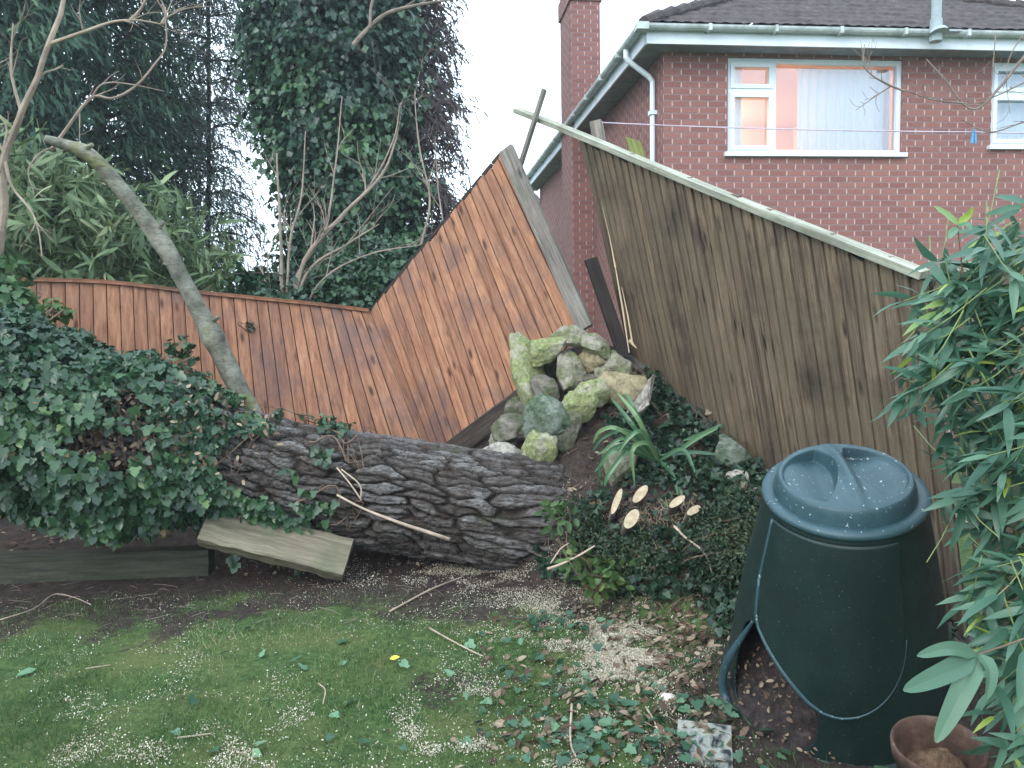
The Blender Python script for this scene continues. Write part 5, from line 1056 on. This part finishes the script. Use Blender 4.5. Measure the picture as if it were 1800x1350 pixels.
# low ivy hedge along the back of the fence
crown('ivy_hedge', 'low mass of ivy spilling along the back of the orange fence beneath the bare stems', 'hedge', bcent([(560, 525, 7.5, .28), (620, 525, 7.5, .30), (660, 500, 7.6, .30), (500, 530, 7.4, .22), (430, 505, 7.4, .25), (700, 480, 8.0, .35), (640, 470, 8.4, .4)]), 9000, (.04, .07), m_ivy, IVY, pl((600, 700, 7.6), (600, 540, 7.6)), .05, .5, gapt=-.4, branches=14, sd=5, clump=.06)
def conifer(name, label, px, d, ytop, ybot, rx, n, mat, sd, tr=.12, dens=1.0, dropv=.9, spray=(.12, .28), ybase=760, xlim=None, blen=1.0, lean=0):
    r_ = np.random.default_rng(sd); tb, tp_ = P(px, ybase, d), P(px+lean, ytop, d); root = empty(name, tb, label, 'tree'); mb = MB(); tr_ = spline([tb, (tb+tp_)/2+np.array([.05, 0, 0]), tp_], 30); mb.tube(tr_, np.linspace(tr, tr*.35, 30), 9, wob=.15)
    z0, z1 = P(px, ybot, d)[2], tp_[2]; pp, dd = [], []
    for k in range(n):
        z = r_.uniform(z0, z1); f = (z-tb[2])/(tp_[2]-tb[2]); a = tr_[int(np.clip(f, 0, .999)*29)]; ph = r_.uniform(0, 2*math.pi); R = rx*r_.uniform(.45, 1.1)*blen; o_ = np.array([math.cos(ph), math.sin(ph)*.8, 0])
        pts = [a, a+o_*R*.4+UP*.12*R, a+o_*R*.8-UP*.02*R, a+o_*R-UP*.25*R*dropv]; c_ = spline(pts, 16); mb.tube(c_, np.linspace(tr*.16, .004, 16), 4)
        m = int(34*dens*R/rx+6); i = r_.integers(3, 16, m); q = c_[i]+r_.normal(0, 1, (m, 3))*np.array([.12, .12, .07])*rx-UP*(r_.random(m)**1.5*.22*dropv)[:, None]; t = norm(np.gradient(c_, axis=0))[i]; pp.append(q); dd.append(t*.5+np.array([0, 0, -dropv])*r_.random((m, 1))+r_.normal(0, .35, (m, 3)))
    pp, dd = np.vstack(pp), np.vstack(dd); n_ = len(pp); rv = np.clip(.45+.5*fbm(pp, 1.4, 3, sd)+r_.normal(0, .15, n_), 0, 1); s_ = r_.uniform(*spray, n_)
    scatter('crown', SPRAY, pp, frames(dd, np.array([0, -1, .4])+r_.normal(0, .7, (n_, 3))), np.stack([s_*.75, s_, s_], -1), mat, root, rnd=rv); mb.build('trunk', m_trunkdk, root); return root
conifer('conifer', 'dark green conifer with sky glinting through, behind the bare twigs at the left', 170, 12, -420, 470, 1.25, 380, m_conif, 11, .14, 1.25)
conifer('conifer', 'sparse conifer with a thin dark stem and much sky showing through', 362, 13, -380, 450, .95, 640, leaf_mat('grey_spray', [(0, (.07, .085, .08)), (1, (.16, .19, .17))], .8, .1, .1), 12, .05, .8, .9, (.06, .16))
conifer('conifer', 'brown thinning conifer to the right of the ivy-clad tree, edge against white sky', 745, 12.5, -420, 500, .85, 560, m_brownc, 13, .12, 1.3, .8, (.10, .22), lean=-60)
conifer('conifer', 'green conifer rising at the top left corner', 10, 10.5, -420, 430, 1.0, 480, leaf_mat('left_conifer', [(0, (.02, .05, .035)), (.6, (.045, .095, .06)), (1, (.09, .16, .09))], .6, .15, .2), 14, .10, 1.5)
conifer('conifer', 'dark conifer standing farthest back between the left trees', 270, 16, -300, 520, 1.2, 300, m_conif, 15, .12, 1.0)
crown('hedge', 'far dark hedge seen low between the conifers', 'hedge', bcent([(-80, 520, 15, 1.0), (100, 530, 15, 1.0), (250, 530, 15, .9), (380, 520, 15, .6), (500, 540, 15, .8), (760, 520, 15, .9), (660, 520, 15, .8)]), 9000, (.10, .2), m_conif, OVAL, pl((300, 640, 15), (300, 520, 15)), .1, gapt=-.3, branches=10, sd=8, clump=.2)
# bare shrub behind the fence
bs = empty('bare_shrub', P(500, 620, 7.5), 'bare many-stemmed shrub with pale branches rising above the orange fence', 'shrub'); mb = MB()
for i, (pts, a, k) in enumerate((([(497, 600, 7.5), (495, 480, 7.5), (492, 380, 7.5), (485, 270, 7.5)], .024, 1), ([(505, 600, 7.5), (508, 440, 7.4), (528, 350, 7.4), (538, 230, 7.4)], .016, 4), ([(510, 600, 7.5), (520, 490, 7.4), (570, 410, 7.3), (590, 290, 7.3), (601, 170, 7.3)], .018, 6),
                             ([(512, 600, 7.5), (530, 470, 7.3), (600, 380, 7.2), (670, 310, 7.2), (700, 240, 7.2)], .028, 6), ([(508, 600, 7.5), (540, 450, 7.3), (640, 340, 7.25), (690, 250, 7.2), (705, 180, 7.2)], .016, 6), ([(500, 600, 7.5), (540, 480, 7.3), (610, 430, 7.2), (665, 395, 7.1)], .020, 5), ([(500, 600, 7.5), (470, 500, 7.4), (455, 460, 7.4)], .012, 3),
                             ([(515, 600, 7.5), (560, 500, 7.2), (640, 450, 7.1), (740, 430, 7.1)], .012, 5), ([(740, 430, 8.0), (755, 350, 8), (735, 250, 8), (730, 160, 8)], .014, 6), ([(780, 400, 8), (770, 330, 8), (765, 240, 8)], .009, 5), ([(480, 600, 7.5), (470, 470, 7.5), (500, 380, 7.5)], .010, 4), ([(525, 600, 7.5), (560, 470, 7.4), (600, 440, 7.3), (690, 330, 7.3)], .010, 6))):
    bare_branch(mb, pl(*pts), a, a*.3, 26, k, 40+i, .45, 2, 7)
mb.build('branches', plain_mat('pale_branch_bark', (.27, .215, .175), .8, .2, .35, 7, .4), bs)
for nm, lb, pts, a, k, dd_ in (('bare_tree', 'bare pale-limbed young tree leaning in at the upper left', [[(-20, 520, 6.3), (5, 400, 6.1), (0, 290, 6.0), (40, 200, 5.9), (85, 90, 5.8), (112, -20, 5.8), (120, -120, 5.8)], [(85, 78, 5.8), (150, 55, 5.7), (200, 38, 5.7), (245, 35, 5.7), (285, 42, 5.7)], [(225, 40, 5.7), (250, 12, 5.7), (270, -30, 5.7)], [(285, 42, 5.7), (292, 25, 5.7), (285, 0, 5.7)], [(40, 200, 5.9), (20, 120, 5.9), (25, 40, 5.9)], [(0, 300, 6), (-30, 200, 6), (-40, 100, 6)], [(5, 270, 6), (20, 330, 6), (60, 380, 6), (75, 450, 6)]], .034, 4, 1),):
    root = empty(nm, P(-20, 700, 6.3), lb, 'tree'); mb = MB()
    for i, p_ in enumerate(pts): bare_branch(mb, pl(*p_), a*(1 if i == 0 else .42), a*(.35 if i == 0 else .12), 26, k, 70+i, .35, 2, 8)
    mb.build('branches', plain_mat('tan_limb_bark', (.30, .235, .185), .8, .2, .35, 7, .4), root)
mb = MB()      # thin side branches at the tip of the fallen tree's limb
for i, (pts, a) in enumerate((([(90, 265, 4.68), (110, 235, 4.7), (160, 172, 4.75), (200, 172, 4.75), (238, 152, 4.75), (270, 115, 4.75), (292, 80, 4.75), (288, 20, 4.75)], .011), ([(160, 172, 4.75), (180, 148, 4.75), (220, 147, 4.8), (290, 160, 4.8)], .006), ([(95, 258, 4.68), (70, 270, 4.65), (50, 300, 4.6), (60, 340, 4.6)], .006), ([(140, 200, 4.72), (140, 250, 4.7)], .004))):
    bare_branch(mb, pl(*pts), a, a*.35, 30, 3, 90+i, .16, 1, 6)
mb.build('side_branches', plain_mat('side_twig_bark', (.26, .20, .165), .8, .2, .35, 9, .4), trunk)
root = empty('overhanging_branch', P(640, 20, 9.5), 'bare branch with thin twigs reaching right across the white sky at the top', 'branch'); mb = MB()
for i, (pts, a) in enumerate((([(620, 80, 9.6), (670, 30, 9.5), (720, 12, 9.4), (790, 0, 9.4), (860, -10, 9.4)], .03), ([(770, 8, 9.4), (800, 22, 9.4), (830, 50, 9.4), (870, 60, 9.4)], .009), ([(735, 10, 9.4), (790, -20, 9.4), (880, 20, 9.4)], .008), ([(650, 50, 9.5), (655, 0, 9.5), (690, -40, 9.5)], .02), ([(820, 210, 9.5), (850, 205, 9.5), (860, 200, 9.5)], .004))): bare_branch(mb, pl(*pts), a, a*.2, 24, 5, 110+i, .35, 1, 6)
mb.build('branches', m_twig, root)
root = empty('bare_branch', P(1830, 60, 4.6), 'bare twiggy branch hanging in front of the house windows at the upper right', 'branch'); mb = MB()
for i, (pts, a) in enumerate((([(1860, 40, 4.6), (1800, 100, 4.6), (1760, 150, 4.6), (1720, 190, 4.6), (1690, 180, 4.6), (1660, 140, 4.6), (1628, 104, 4.6)], .010), ([(1860, 120, 4.6), (1790, 150, 4.6), (1745, 170, 4.6), (1700, 175, 4.6)], .007), ([(1870, 200, 4.6), (1800, 215, 4.6), (1740, 232, 4.6), (1690, 210, 4.6)], .006), ([(1590, 160, 4.6), (1560, 148, 4.6), (1530, 130, 4.6), (1518, 110, 4.6), (1520, 78, 4.6)], .0065), ([(1700, 182, 4.6), (1640, 175, 4.6), (1585, 156, 4.6)], .006), ([(1532, 130, 4.6), (1528, 100, 4.6), (1540, 85, 4.6)], .003), ([(1750, 60, 4.6), (1745, 120, 4.6), (1735, 180, 4.6), (1700, 190, 4.6)], .0035), ([(1860, 10, 4.6), (1800, 60, 4.6), (1770, 120, 4.6), (1775, 200, 4.6)], .004), ([(1565, 152, 4.6), (1535, 172, 4.6), (1505, 193, 4.6)], .0045))): bare_branch(mb, pl(*pts), a, a*.35, 26, 6, 130+i, .11, 1, 6)
mb.build('branches', m_twig, root)

# ------------------------------------------------------------------ added thin volume that lifts shadows, standing in for lens glare
mb = MB(); mb.box([0, 0, 7.0], [130, 0, 0], [0, 130, 0], [0, 0, 9.2])
b = NB('glare_haze_volume'); v_ = b.n('VolumePrincipled'); v_.inputs['Color'].default_value = (.86, .93, 1, 1); v_.inputs['Density'].default_value = .0022; v_.inputs['Anisotropy'].default_value = .3
b.l(v_.outputs[0], b.o.inputs['Volume']); tag(mb.build('glare_haze', b.m, None, [0, 0, -2.2]), kind='stuff')
